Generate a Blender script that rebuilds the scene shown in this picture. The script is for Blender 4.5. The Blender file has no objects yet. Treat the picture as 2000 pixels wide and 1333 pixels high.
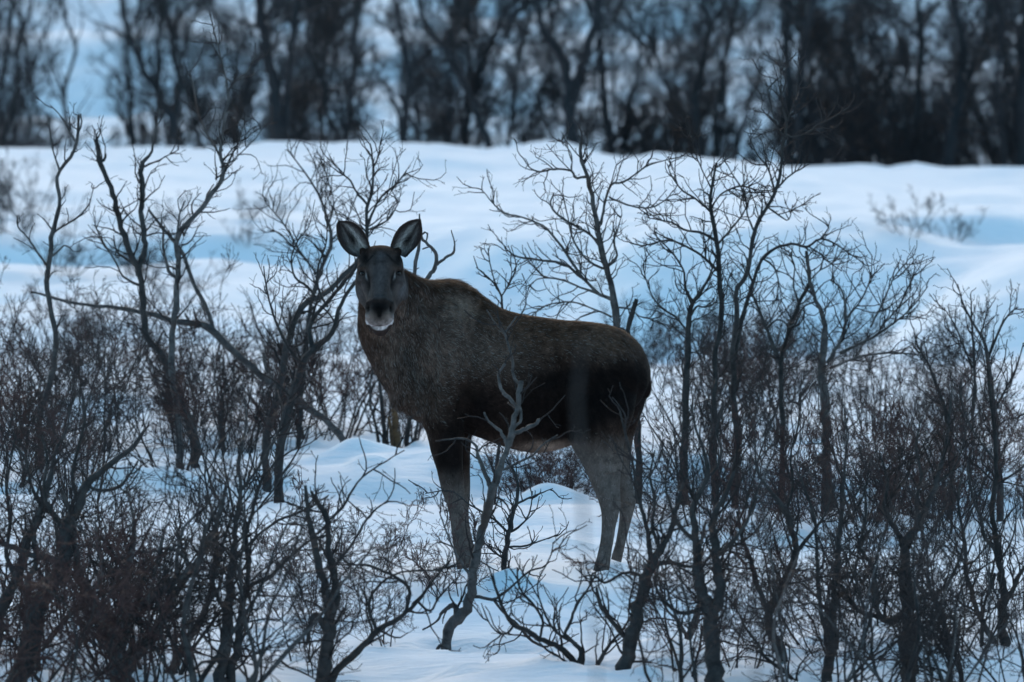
import bpy, math, random
import numpy as np
from mathutils import Vector

# ------------------------------------------------------------------ camera, sky, sun, exposure
sc = bpy.context.scene
F = 12414.0          # focal length in photo pixels (2000 px wide frame)
H = 2.33             # camera height above the snow where the moose stands
YH = 300.0           # photo row of eye level
D0 = 36.0            # distance of the moose

cam_d = bpy.data.cameras.new('camera'); cam = bpy.data.objects.new('camera', cam_d)
sc.collection.objects.link(cam); sc.camera = cam
cam.location = (0, 0, H)
cam.rotation_euler = (math.pi/2 - math.atan((666.5-YH)/F), 0, 0)
cam_d.sensor_width = 36.0; cam_d.lens = 36.0*F/2000.0
cam_d.clip_start = 0.5; cam_d.clip_end = 6000
cam_d.dof.use_dof = True; cam_d.dof.focus_distance = D0
cam_d.dof.aperture_fstop = cam_d.lens/1000.0/0.055
cam_d.dof.aperture_blades = 0

SUN_EL = math.radians(25.0); SUN_AZ = math.radians(-5.0)   # the sun stands low behind the scene, a little to the left
world = bpy.data.worlds.new("World"); sc.world = world; world.use_nodes = True
nt = world.node_tree; nt.nodes.clear()
sky = nt.nodes.new('ShaderNodeTexSky'); sky.sky_type = 'NISHITA'; sky.sun_disc = False
sky.sun_elevation = SUN_EL; sky.sun_rotation = SUN_AZ
sky.air_density = 1.0; sky.dust_density = 0.6; sky.ozone_density = 4.0
hsv = nt.nodes.new('ShaderNodeHueSaturation'); hsv.inputs['Hue'].default_value = 0.475; hsv.inputs['Saturation'].default_value = 1.04
bg = nt.nodes.new('ShaderNodeBackground'); bg.inputs['Strength'].default_value = 0.15
wo = nt.nodes.new('ShaderNodeOutputWorld')
nt.links.new(sky.outputs[0], hsv.inputs['Color']); nt.links.new(hsv.outputs[0], bg.inputs['Color']); nt.links.new(bg.outputs[0], wo.inputs['Surface'])

sl = bpy.data.lights.new('sun', 'SUN'); sun = bpy.data.objects.new('sun', sl); sc.collection.objects.link(sun)
sl.energy = 1.6; sl.angle = math.radians(40); sl.color = (1.0, 0.70, 0.42)
sdir = Vector((math.sin(SUN_AZ)*math.cos(SUN_EL), math.cos(SUN_AZ)*math.cos(SUN_EL), math.sin(SUN_EL)))
sun.rotation_euler = (-sdir).to_track_quat('-Z', 'Y').to_euler()

sc.view_settings.view_transform = 'Standard'; sc.view_settings.look = 'None'
sc.view_settings.gamma = 1.0; sc.view_settings.use_curve_mapping = False
sc.view_settings.exposure = 0.93
sc.cycles.use_denoising = True
sc.cycles.max_bounces = 5; sc.cycles.diffuse_bounces = 3; sc.cycles.glossy_bounces = 2

rng = np.random.default_rng(7)
COL = sc.collection

# ------------------------------------------------------------------ helpers
def P(px, py, d):
    """the point at distance d that the photo shows at (px, py)"""
    return np.array([(px-1000.0)/F*d, d, H-(py-YH)/F*d])

def tag(o, label=None, cat=None, group=None, kind=None):
    if label: o['label'] = label
    if cat: o['category'] = cat
    if group: o['group'] = group
    if kind: o['kind'] = kind
    return o

def empty(name, loc):
    o = bpy.data.objects.new(name, None); o.empty_display_size = 0.2
    o.location = loc; COL.objects.link(o); return o

def new_mesh(name, V, Q=None, T=None, smooth=True, col=None):
    me = bpy.data.meshes.new(name)
    V = np.asarray(V, dtype=np.float32)
    loops = []; starts = []; tot = []
    n = 0
    if Q is not None and len(Q):
        Q = np.asarray(Q, dtype=np.int32); loops.append(Q.ravel()); starts.append(np.arange(len(Q))*4+n); n += Q.size
    if T is not None and len(T):
        T = np.asarray(T, dtype=np.int32); loops.append(T.ravel()); starts.append(np.arange(len(T))*3+n); n += T.size
    L = np.concatenate(loops); S = np.concatenate(starts).astype(np.int32)
    me.vertices.add(len(V)); me.vertices.foreach_set('co', V.ravel())
    me.loops.add(len(L)); me.loops.foreach_set('vertex_index', L)
    me.polygons.add(len(S)); me.polygons.foreach_set('loop_start', S)
    me.update(calc_edges=True); me.validate()
    if smooth: me.polygons.foreach_set('use_smooth', np.ones(len(me.polygons), dtype=bool))
    if col is not None:
        a = me.color_attributes.new('Col', 'FLOAT_COLOR', 'POINT')
        c = np.ones((len(V), 4), dtype=np.float32); c[:, :3] = col
        a.data.foreach_set('color', c.ravel())
    return me

def link(name, me, mat, parent=None, loc=None):
    o = bpy.data.objects.new(name, me)
    if mat is not None and len(me.materials) == 0: me.materials.append(mat)
    COL.objects.link(o)
    if parent is not None: o.parent = parent
    if loc is not None: o.location = loc
    return o

def hashn(ix, iy, s):
    h = (ix.astype(np.int64)*374761393 + iy.astype(np.int64)*668265263 + s*974634777) & 0xffffffff
    h = ((h ^ (h >> 13))*1274126177) & 0xffffffff
    return ((h ^ (h >> 16)) & 0xffff)/65535.0*2-1

def noise2(x, y, s=0):
    x = np.asarray(x, float); y = np.asarray(y, float)
    ix = np.floor(x); iy = np.floor(y); fx = x-ix; fy = y-iy
    fx = fx*fx*fx*(fx*(fx*6-15)+10); fy = fy*fy*fy*(fy*(fy*6-15)+10)
    a = hashn(ix, iy, s); b = hashn(ix+1, iy, s); c = hashn(ix, iy+1, s); d = hashn(ix+1, iy+1, s)
    return (a*(1-fx)+b*fx)*(1-fy)+(c*(1-fx)+d*fx)*fy

def sstep(a, b, x):
    t = np.clip((x-a)/(b-a), 0, 1); return t*t*(3-2*t)

# ------------------------------------------------------------------ materials
def mat_new(name):
    m = bpy.data.materials.new(name); m.use_nodes = True
    return m, m.node_tree, m.node_tree.nodes['Principled BSDF']

def mat_snow():
    m, n, b = mat_new('snow')
    b.inputs['Roughness'].default_value = 0.95
    b.inputs['Specular IOR Level'].default_value = 0.03
    tc = n.nodes.new('ShaderNodeTexCoord')
    n1 = n.nodes.new('ShaderNodeTexNoise'); n1.inputs['Scale'].default_value = 1.3; n1.inputs['Detail'].default_value = 6
    n.links.new(tc.outputs['Object'], n1.inputs['Vector'])
    r = n.nodes.new('ShaderNodeValToRGB')
    r.color_ramp.elements[0].position = 0.3; r.color_ramp.elements[0].color = (0.80, 0.83, 0.87, 1)
    r.color_ramp.elements[1].position = 0.7; r.color_ramp.elements[1].color = (0.88, 0.89, 0.91, 1)
    n.links.new(n1.outputs['Fac'], r.inputs[0]); n.links.new(r.outputs[0], b.inputs['Base Color'])
    mp = n.nodes.new('ShaderNodeMapping'); mp.inputs['Scale'].default_value = (1.0, 2.2, 1.0); mp.inputs['Rotation'].default_value = (0, 0, 0.3)
    n.links.new(tc.outputs['Object'], mp.inputs['Vector'])
    n2 = n.nodes.new('ShaderNodeTexNoise'); n2.inputs['Scale'].default_value = 5.0; n2.inputs['Detail'].default_value = 8; n2.inputs['Roughness'].default_value = 0.6
    n.links.new(mp.outputs[0], n2.inputs['Vector'])
    bp = n.nodes.new('ShaderNodeBump'); bp.inputs['Strength'].default_value = 0.5; bp.inputs['Distance'].default_value = 0.06
    n.links.new(n2.outputs['Fac'], bp.inputs['Height']); n.links.new(bp.outputs[0], b.inputs['Normal'])
    return m

def mat_bark(name, c1, c2, scale=14.0, patch=None):
    m, n, b = mat_new(name)
    b.inputs['Roughness'].default_value = 0.8; b.inputs['Specular IOR Level'].default_value = 0.25
    tc = n.nodes.new('ShaderNodeTexCoord')
    oi = n.nodes.new('ShaderNodeObjectInfo')
    n1 = n.nodes.new('ShaderNodeTexNoise'); n1.inputs['Scale'].default_value = scale; n1.inputs['Detail'].default_value = 5; n1.inputs['Roughness'].default_value = 0.7
    n.links.new(tc.outputs['Object'], n1.inputs['Vector'])
    r = n.nodes.new('ShaderNodeValToRGB')
    r.color_ramp.elements[0].position = 0.35; r.color_ramp.elements[0].color = (*c1, 1)
    r.color_ramp.elements[1].position = 0.68; r.color_ramp.elements[1].color = (*c2, 1)
    n.links.new(n1.outputs['Fac'], r.inputs[0])
    out = r.outputs[0]
    if patch:
        n3 = n.nodes.new('ShaderNodeTexNoise'); n3.inputs['Scale'].default_value = 3.5; n3.inputs['Detail'].default_value = 3
        n.links.new(tc.outputs['Object'], n3.inputs['Vector'])
        r3 = n.nodes.new('ShaderNodeValToRGB'); r3.color_ramp.elements[0].position = 0.56; r3.color_ramp.elements[1].position = 0.66
        n.links.new(n3.outputs['Fac'], r3.inputs[0])
        mx = n.nodes.new('ShaderNodeMix'); mx.data_type = 'RGBA'
        n.links.new(r3.outputs[0], mx.inputs['Factor']); n.links.new(out, mx.inputs['A']); mx.inputs['B'].default_value = (*patch, 1)
        out = mx.outputs['Result']
    hs = n.nodes.new('ShaderNodeHueSaturation')
    mr = n.nodes.new('ShaderNodeMapRange'); mr.inputs['To Min'].default_value = 0.7; mr.inputs['To Max'].default_value = 1.35
    n.links.new(oi.outputs['Random'], mr.inputs['Value']); n.links.new(mr.outputs[0], hs.inputs['Value'])
    n.links.new(out, hs.inputs['Color']); n.links.new(hs.outputs[0], b.inputs['Base Color'])
    mp = n.nodes.new('ShaderNodeMapping'); mp.inputs['Scale'].default_value = (1, 1, 3.0)
    n.links.new(tc.outputs['Object'], mp.inputs['Vector'])
    n2 = n.nodes.new('ShaderNodeTexNoise'); n2.inputs['Scale'].default_value = 25; n2.inputs['Detail'].default_value = 4
    n.links.new(mp.outputs[0], n2.inputs['Vector'])
    bp = n.nodes.new('ShaderNodeBump'); bp.inputs['Strength'].default_value = 0.6; bp.inputs['Distance'].default_value = 0.01
    n.links.new(n2.outputs['Fac'], bp.inputs['Height']); n.links.new(bp.outputs[0], b.inputs['Normal'])
    return m

M_SNOW = mat_snow()
M_DARK = mat_bark('dark_birch_bark', (0.014, 0.014, 0.015), (0.052, 0.047, 0.046))
M_GREY = mat_bark('grey_birch_bark', (0.028, 0.027, 0.028), (0.11, 0.10, 0.098), 18, patch=(0.05, 0.035, 0.03))
M_PALE = mat_bark('pale_birch_bark', (0.045, 0.041, 0.041), (0.14, 0.128, 0.125), 20, patch=(0.05, 0.035, 0.03))
M_TWIG = mat_bark('dark_twig_bark', (0.012, 0.010, 0.011), (0.032, 0.026, 0.026), 6)
M_RED = mat_bark('brown_twig_bark', (0.026, 0.014, 0.014), (0.075, 0.038, 0.034), 6)
M_FAR = mat_bark('far_birch_bark', (0.010, 0.011, 0.014), (0.024, 0.024, 0.027), 4)

# ------------------------------------------------------------------ the snow
RIDGE_X = [-600, 0, 200, 400, 520, 700, 850, 950, 1000, 1060, 1110, 1170, 1230, 1280, 1330, 1420, 1500, 1600, 1640, 1690, 1730, 1785, 1840, 2000, 2600]
RIDGE_Y = [296, 292, 290, 290, 280, 277, 283, 292, 287, 277, 280, 298, 306, 299, 305, 314, 325, 326, 324, 318, 326, 317, 327, 328, 330]
CX = [-500, 0, 400, 620, 760, 1000, 1300, 1600, 2000, 2500]
PROF = {  # distance, photo row of the snow there
    -500: [(28,1440),(30.5,1348),(32,1275),(34,1180),(36,1090),(38,1020),(39.5,975),(41,960),(43,930),(44,915),(46,880),(52,780),(60,685),(68,590),(73,535),(74.5,520),(76.5,536),(77.4,474),(78.6,450),(86,415),(100,345)],
    0:    [(28,1440),(30.5,1348),(32,1275),(34,1175),(36,1080),(38,1010),(39.5,965),(41,965),(42.5,925),(44,905),(46,880),(52,780),(60,685),(68,590),(73,538),(74.5,524),(76.5,538),(77.4,474),(78.6,450),(86,415),(100,345)],
    400:  [(28,1440),(30.5,1345),(32,1280),(34,1190),(36,1100),(38,1040),(39.5,1000),(41.5,1000),(42.5,940),(43.4,925),(46,880),(52,780),(60,685),(68,590),(73,542),(74.5,528),(76.5,542),(77.4,478),(78.6,452),(86,415),(100,345)],
    620:  [(28,1440),(30.5,1345),(32,1280),(34,1190),(36,1105),(38,1040),(40.0,990),(42.0,992),(43.0,925),(43.6,915),(46,872),(52,780),(60,700),(68,600),(73,550),(74.5,535),(76.5,547),(77.6,485),(79,455),(86,420),(100,345)],
    760:  [(28,1440),(30.5,1345),(32,1280),(34,1190),(36,1105),(38,1040),(40.0,984),(42.4,992),(43.3,905),(43.8,893),(46,868),(52,780),(60,715),(68,640),(72,625),(73.5,600),(74.5,550),(75.8,490),(78,462),(86,425),(100,345)],
    1000: [(28,1440),(30.5,1345),(32,1280),(34,1190),(36,1105),(38,1040),(40.3,984),(42.6,994),(43.4,895),(43.8,885),(46,862),(52,785),(60,730),(68,665),(72,652),(72.9,590),(73.9,525),(75.0,480),(77.5,455),(86,425),(100,345)],
    1300: [(28,1440),(30.5,1345),(32,1282),(34,1200),(36,1122),(38,1055),(40.3,995),(42.6,1000),(43.4,890),(43.8,878),(46,862),(52,785),(60,735),(67,715),(69.8,692),(70.7,600),(71.8,520),(72.8,470),(75,442),(80,425),(86,410),(100,350)],
    1600: [(28,1440),(30.5,1345),(32,1285),(34,1205),(36,1130),(38,1075),(40.3,1015),(42.6,1018),(43.6,915),(44.0,903),(46,868),(52,790),(60,740),(66,725),(68.4,692),(69.2,600),(70.2,520),(71.4,470),(73.5,442),(79,422),(86,400),(100,360)],
    2000: [(28,1440),(30.5,1345),(32,1285),(34,1205),(36,1135),(38,1085),(40.3,1035),(42.6,1040),(43.6,955),(44.2,940),(46,890),(52,795),(60,720),(64,697),(65.0,620),(66.0,555),(67.5,520),(71,500),(72.5,507),(73.3,450),(75,425),(86,405),(100,362)],
    2500: [(28,1440),(30.5,1345),(32,1285),(34,1205),(36,1135),(38,1085),(40.3,1035),(42.6,1040),(43.6,955),(44.2,940),(46,890),(52,795),(60,720),(64,697),(65.0,620),(66.0,555),(67.5,520),(71,500),(72.5,507),(73.3,450),(75,425),(86,405),(100,362)],
}
def prof_z(px, y):
    pts = PROF[px]
    ds = [-400, 0, 20, 26] + [p[0] for p in pts]
    zs = [-0.9, -0.6, -0.45, -0.32] + [H-(p[1]-YH)/F*p[0] for p in pts]
    ry = np.interp(px, RIDGE_X, RIDGE_Y)
    ds += [113, 115, 119, 126, 150, 172, 190, 205, 222, 260, 330, 500, 900, 3000]
    zr = H-(ry-YH)/F*115
    zs += [H-(ry+3-YH)/F*113, zr, zr-0.35, zr-0.8, zr-0.9, zr-0.6, 3.4, 5.8, 8.3, 10.8, 13, 18, 30, 60]
    ds = np.array(ds, float); zs = np.array(zs, float)
    # monotone cubic
    h = np.diff(ds); dl = np.diff(zs)/h
    m = np.zeros(len(ds)); m[0] = dl[0]; m[-1] = dl[-1]
    for i in range(1, len(ds)-1):
        if dl[i-1]*dl[i] <= 0: m[i] = 0
        else:
            w1 = 2*h[i]+h[i-1]; w2 = h[i]+2*h[i-1]
            m[i] = (w1+w2)/(w1/dl[i-1]+w2/dl[i])
    y = np.clip(y, ds[0], ds[-1])
    k = np.clip(np.searchsorted(ds, y, side='right')-1, 0, len(ds)-2)
    t = (y-ds[k])/h[k]
    return (zs[k]*(1+2*t)*(1-t)**2 + m[k]*h[k]*t*(1-t)**2 + zs[k+1]*t*t*(3-2*t) + m[k+1]*h[k]*t*t*(t-1))

YS = np.concatenate([np.linspace(-400, 0, 30), np.linspace(2, 25, 50), np.arange(25.25, 47, 0.07), np.arange(47, 68, 0.22), np.arange(68, 82, 0.12),
                     np.arange(82, 108, 0.35), np.arange(108, 122, 0.2), np.arange(122, 170, 1.2), np.arange(170, 232, 0.6), np.linspace(234, 330, 40), np.geomspace(340, 3000, 30)])
_t = np.linspace(-1, 1, 281)
XS = np.concatenate([-np.geomspace(2500, 14, 26), 12*np.sign(_t)*np.abs(_t)**1.35, np.geomspace(14, 2500, 26)])
LUT = np.array([prof_z(c, YS) for c in CX])         # columns x distance
MOUNDS = []   # (x, y, radius, height)
def ground(x, y, fine=True):
    x = np.asarray(x, float); y = np.asarray(y, float); shp = np.broadcast(x, y).shape
    x = np.broadcast_to(x, shp).ravel(); y = np.broadcast_to(y, shp).ravel()
    u = np.clip(x/np.maximum(y, 20.0)*F+1000, -499.9, 2499.9)
    k = np.clip(np.searchsorted(CX, u, side='right')-1, 0, len(CX)-2)
    cx = np.array(CX, float)
    t = (u-cx[k])/(cx[k+1]-cx[k]); t = t*t*(3-2*t)
    j = np.clip(np.searchsorted(YS, y, side='right')-1, 0, len(YS)-2)
    s = np.clip((y-YS[j])/(YS[j+1]-YS[j]), 0, 1)
    z = (LUT[k, j]*(1-t)+LUT[k+1, j]*t)*(1-s)+(LUT[k, j+1]*(1-t)+LUT[k+1, j+1]*t)*s
    # ridge outline
    dr = np.interp(u, RIDGE_X, RIDGE_Y)-np.array([np.interp(c, RIDGE_X, RIDGE_Y) for c in CX])[k]*(1-t)-np.array([np.interp(c, RIDGE_X, RIDGE_Y) for c in CX])[k+1]*t
    z = z - dr/F*115*np.exp(-((y-115)/7.0)**2)
    if fine:
        near = sstep(20, 27, y)
        a = near*(1-0.5*sstep(34, 36, y)*(1-sstep(37, 39, y)))
        z = z + 0.040*noise2(x*0.9+3, y*0.65, 1)*a + 0.024*noise2(x*2.3, y*1.9+9, 2)*a + 0.005*noise2(x*6.1, y*4+2, 3)*a
        far = sstep(44, 52, y)*(1-sstep(104, 112, y))
        z = z + far*(0.17*noise2(x*0.26, y*0.22, 4)+0.08*noise2(x*0.6+5, y*0.5, 5)+0.02*noise2(x*1.6, y*1.3, 9))
        hl = sstep(165, 190, y)
        z = z + hl*(0.9*noise2(x*0.16, y*0.12, 6)+0.5*noise2(x*0.4, y*0.3, 7)+0.16*noise2(x*1.1, y*0.8, 8))
        # lumpy broken snow under the bank behind the moose
        lump = np.exp(-((y-43.0)/0.7)**2)
        z = z + lump*0.09*np.maximum(0, noise2(x*3.1, y*3.0, 11))+lump*0.04*noise2(x*1.3, y*1.5, 12)
    for (mx, my, mr, mh) in MOUNDS:
        r2 = ((x-mx)**2+(y-my)**2)/(mr*mr)
        z = z + mh*np.exp(-r2)
    return z.reshape(shp)

def gz(x, y): return float(ground(np.array([x]), np.array([y]))[0])

for px, d, r, h in [(685, 44.0, 0.16, 0.10), (640, 43.8, 0.2, 0.08), (735, 44.1, 0.2, 0.05), (1240, 43.9, 0.22, 0.05), (1050, 41.6, 0.16, 0.12), (1130, 41.8, 0.2, 0.05),
                    (490, 32.6, 0.35, -0.10), (1010, 34.9, 0.12, 0.07), (900, 31.0, 0.12, 0.05), (1750, 31.9, 0.35, 0.14), (1290, 31.6, 0.3, 0.12), (985, 34.8, 0.1, 0.05),
                    (1120, 30.9, 0.5, 0.07), (640, 30.8, 0.5, -0.08), (870, 101, 2.2, -0.30), (880, 106, 1.4, 0.10), (1850, 31.0, 0.4, -0.1), (905, 36.0, 0.10, 0.018), (1180, 36.1, 0.13, 0.02),
                    (560, 41.2, 0.3, 0.08), (955, 41.7, 0.17, 0.10), (1105, 41.5, 0.2, 0.09), (1015, 42.0, 0.14, 0.12), (930, 37.6, 0.22, 0.05), (1085, 37.2, 0.25, 0.05), (1010, 38.3, 0.3, -0.05), (760, 37.4, 0.3, -0.04), (1060, 33.3, 0.4, 0.06), (1000, 32.2, 0.25, -0.06), (330, 42.4, 0.25, 0.10), (230, 42.3, 0.2, 0.09), (1900, 37.0, 0.5, 0.05)]:
    p = P(px, 900, d); MOUNDS.append((p[0], d, r, h))

WELLS = []     # (x, y, radius, depth): the hollows round the stems and legs

# ------------------------------------------------------------------ branches
def unit(v): return v/np.maximum(np.linalg.norm(v, axis=-1, keepdims=True), 1e-9)

def tubes(C, R, k):
    """C (m, n, 3) centre lines, R (m, n) radii, k sides -> verts, quads"""
    m, n, _ = C.shape
    T = np.gradient(C, axis=1); T = unit(T)
    mean = unit(C[:, -1]-C[:, 0])
    ref = np.where(np.abs(mean[:, 1:2]) < 0.8, np.array([[0.05, 1.0, 0.08]]), np.array([[1.0, 0.05, 0.08]]))
    A = unit(np.cross(T, ref[:, None, :])); B = np.cross(T, A)
    th = np.arange(k)*2*math.pi/k
    V = C[:, :, None, :] + R[:, :, None, None]*(np.cos(th)[None, None, :, None]*A[:, :, None, :]+np.sin(th)[None, None, :, None]*B[:, :, None, :])
    base = (np.arange(m)*n*k)[:, None, None]
    i = np.arange(n-1)[None, :, None]*k; j = np.arange(k)[None, None, :]; j2 = (j+1) % k
    Q = np.stack([base+i+j, base+i+j2, base+i+k+j2, base+i+k+j], -1).reshape(-1, 4)
    return V.reshape(-1, 3), Q

def at(C, R, pid, t):
    n = C.shape[1]; s = t*(n-1); k = np.clip(s.astype(int), 0, n-2); f = (s-k)[:, None]
    p = C[pid, k]*(1-f)+C[pid, k+1]*f
    tan = unit(C[pid, k+1]-C[pid, k])
    r = R[pid, k]*(1-f[:, 0])+R[pid, k+1]*f[:, 0]
    return p, tan, r

def grow(g, C, R, cnt, length, ang, t0, t1, n=5, up=0.1, jit=0.18, rr=0.6, rtip=0.0012, rmax=1, decay=0.45, rmin=0.0):
    """children for every branch in C"""
    lens = np.linalg.norm(np.diff(C, axis=1), axis=2).sum(1)
    if cnt < 0: num = np.maximum(1, (-cnt*lens + g.uniform(0, 1, len(lens))).astype(int))
    else: num = np.maximum(0, (cnt*g.uniform(0.6, 1.4, len(lens))+0.5).astype(int))
    pid = np.repeat(np.arange(len(C)), num)
    m = len(pid)
    t = g.uniform(t0, t1, m)
    p, tan, r = at(C, R, pid, t)
    q = g.normal(size=(m, 3)); q -= (q*tan).sum(1, keepdims=True)*tan; q = unit(q)
    a = g.uniform(ang[0], ang[1], m)[:, None]
    d = unit(np.cos(a)*tan+np.sin(a)*q)
    L = g.uniform(length[0], length[1], m)*(1-decay*t)
    pts = [p]
    for k in range(1, n):
        d = unit(d + g.normal(size=(m, 3))*jit + np.array([0, 0, up]))
        pts.append(pts[-1]+d*(L/(n-1))[:, None])
    CC = np.stack(pts, 1)
    r0 = np.clip(np.maximum(r*rr, rmin), rtip, rmax)
    RR = r0[:, None]+(rtip-r0)[:, None]*np.linspace(0, 1, n)[None, :]**0.8
    return CC, RR

def merge(parts):
    Vs = []; Qs = []; o = 0
    for V, Q in parts:
        Vs.append(V); Qs.append(Q+o); o += len(V)
    return np.concatenate(Vs), np.concatenate(Qs)

def resample(pts, n):
    """smooth curve through pts (k, m) -> (n, m) Catmull-Rom"""
    pts = np.asarray(pts, float)
    if len(pts) == 2: pts = np.vstack([pts[0], pts.mean(0), pts[1]])
    s = np.concatenate([[0], np.cumsum(np.linalg.norm(np.diff(pts[:, :3], axis=0), axis=1))])
    u = np.linspace(0, s[-1], n)
    k = np.clip(np.searchsorted(s, u, side='right')-1, 0, len(pts)-2)
    t = ((u-s[k])/(s[k+1]-s[k]+1e-9))[:, None]
    p0 = pts[np.maximum(k-1, 0)]; p1 = pts[k]; p2 = pts[k+1]; p3 = pts[np.minimum(k+2, len(pts)-1)]
    return 0.5*((2*p1)+(-p0+p2)*t+(2*p0-5*p1+4*p2-p3)*t*t+(-p0+3*p1-3*p2+p3)*t**3)

def twigs_from(g, C, R, spec, origin):
    """spec: list of dicts for successive orders; returns list of (verts, quads)"""
    out = []
    for lev in spec:
        k = lev.pop('k', 3); keep = lev.pop('keep', True)
        C, R = grow(g, C, R, **lev)
        V, Q = tubes(C-origin, R, k); out.append((V, Q))
    return out

def traced(name, label, cat, group, stems, d, mats, twig, seed, depth_amp=0.10, extend=True, wscale=1.0, part='stem'):
    """a tree or shrub whose limbs follow given courses; each limb has its own depth, real thickness and 3-D twigs.
    stems: lists of (px, py, width_px[, depth offset]); the first is the main one and gives the base."""
    g = np.random.default_rng(seed)
    cs = []
    for si, st in enumerate(stems):
        pts = []
        w0 = None
        root_off = None
        for q in st:
            px, py = q[0], q[1]
            w = q[2] if len(q) > 2 and q[2] is not None else None
            pts.append([px, py, w if w is not None else -1, q[3] if len(q) > 3 else np.nan])
        pts = np.array(pts, float)
        # fill widths by interpolation
        ii = np.arange(len(pts)); ok = pts[:, 2] > 0
        if not ok.any(): pts[:, 2] = np.linspace(6, 2, len(pts))
        else:
            if not ok[-1]: pts[-1, 2] = max(2.0, pts[0, 2]*0.3 if ok[0] else 2); ok[-1] = True
            pts[:, 2] = np.interp(ii, ii[ok], pts[ok, 2])
        # depth: gentle wander
        ln = np.concatenate([[0], np.cumsum(np.hypot(np.diff(pts[:, 0]), np.diff(pts[:, 1])))])/F*d
        sl = g.uniform(-0.35, 0.35) if si else g.uniform(-0.08, 0.08)
        off0 = 0.0
        if si:   # start on the nearest earlier limb
            best = None
            for c in cs:
                dd = (c['px']-pts[0, 0])**2+(c['py']-pts[0, 1])**2; j = int(np.argmin(dd))
                if best is None or dd[j] < best[0]: best = (dd[j], c['off'][j])
            off0 = best[1]
        off = off0+sl*ln*depth_amp*8*0.5+depth_amp*0.3*np.sin(ln*3+g.uniform(0, 6))-depth_amp*0.3*math.sin(0)
        off[0] = off0
        given = ~np.isnan(pts[:, 3])
        off[given] = pts[given, 3]
        W = np.array([np.append(P(a, b, d+o), w*0.5*(d/F)*wscale) for (a, b, w, _), o in zip(pts, off)])
        if si == 0 or (extend and abs(pts[0, 1]-stems[0][0][1]) < 60):
            x0, y0, z0 = W[0, :3]; zg = gz(x0, y0)
            if z0 > zg-0.02:
                W = np.vstack([[x0+g.uniform(-0.1, 0.1)*min(1, z0-zg), y0, zg-0.10, W[0, 3]*1.25], W])
        n = max(6, int(len(W)*3.2))
        Cc = resample(W, n)
        Rr = np.maximum(Cc[:, 3], 0.0015); Cc = Cc[:, :3]
        kk = g.normal(size=Cc.shape)*(Rr*0.2)[:, None]; kk[0] = 0
        Cc = Cc+kk
        Rr = Rr*g.uniform(0.88, 1.14, n)
        pp = np.stack([Cc[:, 0]/Cc[:, 1]*F+1000, (H-Cc[:, 2])/Cc[:, 1]*F+YH], 1)
        cs.append(dict(C=Cc, R=Rr, px=pp[:, 0], py=pp[:, 1], off=Cc[:, 1]-d, n=n))
    base = cs[0]['C'][0].copy(); base[2] = gz(base[0], base[1])
    root = empty(name, base); tag(root, label, cat, group)
    if d < 50: WELLS.append((base[0], base[1], 0.07+cs[0]['R'][0]*2, 0.045))
    N = 14
    allC = []; allR = []
    for c in cs:
        V, Q = tubes((c['C']-base)[None], c['R'][None], 7)
        link(part, new_mesh(part, V, Q), mats[0], root)
        r4 = resample(np.column_stack([c['C'], c['R']]), N)
        allC.append(r4[:, :3]); allR.append(r4[:, 3])
    allC = np.array(allC); allR = np.array(allR)
    parts = twigs_from(g, allC, allR, [dict(l) for l in twig], base)
    V, Q = merge(parts)
    link('crown', new_mesh('crown', V, Q), mats[1], root)
    return root

# twig recipes (successive orders of branching), metres
def recipe(d1=5, l1=(0.18, 0.5), d2=9, l2=(0.06, 0.22), spur=12, up=0.10, r=0.0023, first=0.12, rb=0.007):
    d1 *= 2.5; d2 *= 1.45
    r_ = [dict(cnt=-d1, length=l1, ang=(0.5, 1.15), t0=first, t1=1.0, n=7, up=up, jit=0.24, rr=0.45, rtip=r, rmax=rb, rmin=r*1.8, k=4),
          dict(cnt=-d2, length=l2, ang=(0.4, 1.1), t0=0.12, t1=1.0, n=5, up=up*0.7, jit=0.24, rr=0.65, rtip=r*0.8, rmax=rb*0.6, k=3)]
    if spur: r_.append(dict(cnt=-spur, length=(0.012, 0.05), ang=(0.5, 1.2), t0=0.1, t1=1.0, n=3, up=0.05, jit=0.2, rr=0.8, rtip=r*0.8, rmax=rb*0.4, k=3))
    return r_

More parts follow.
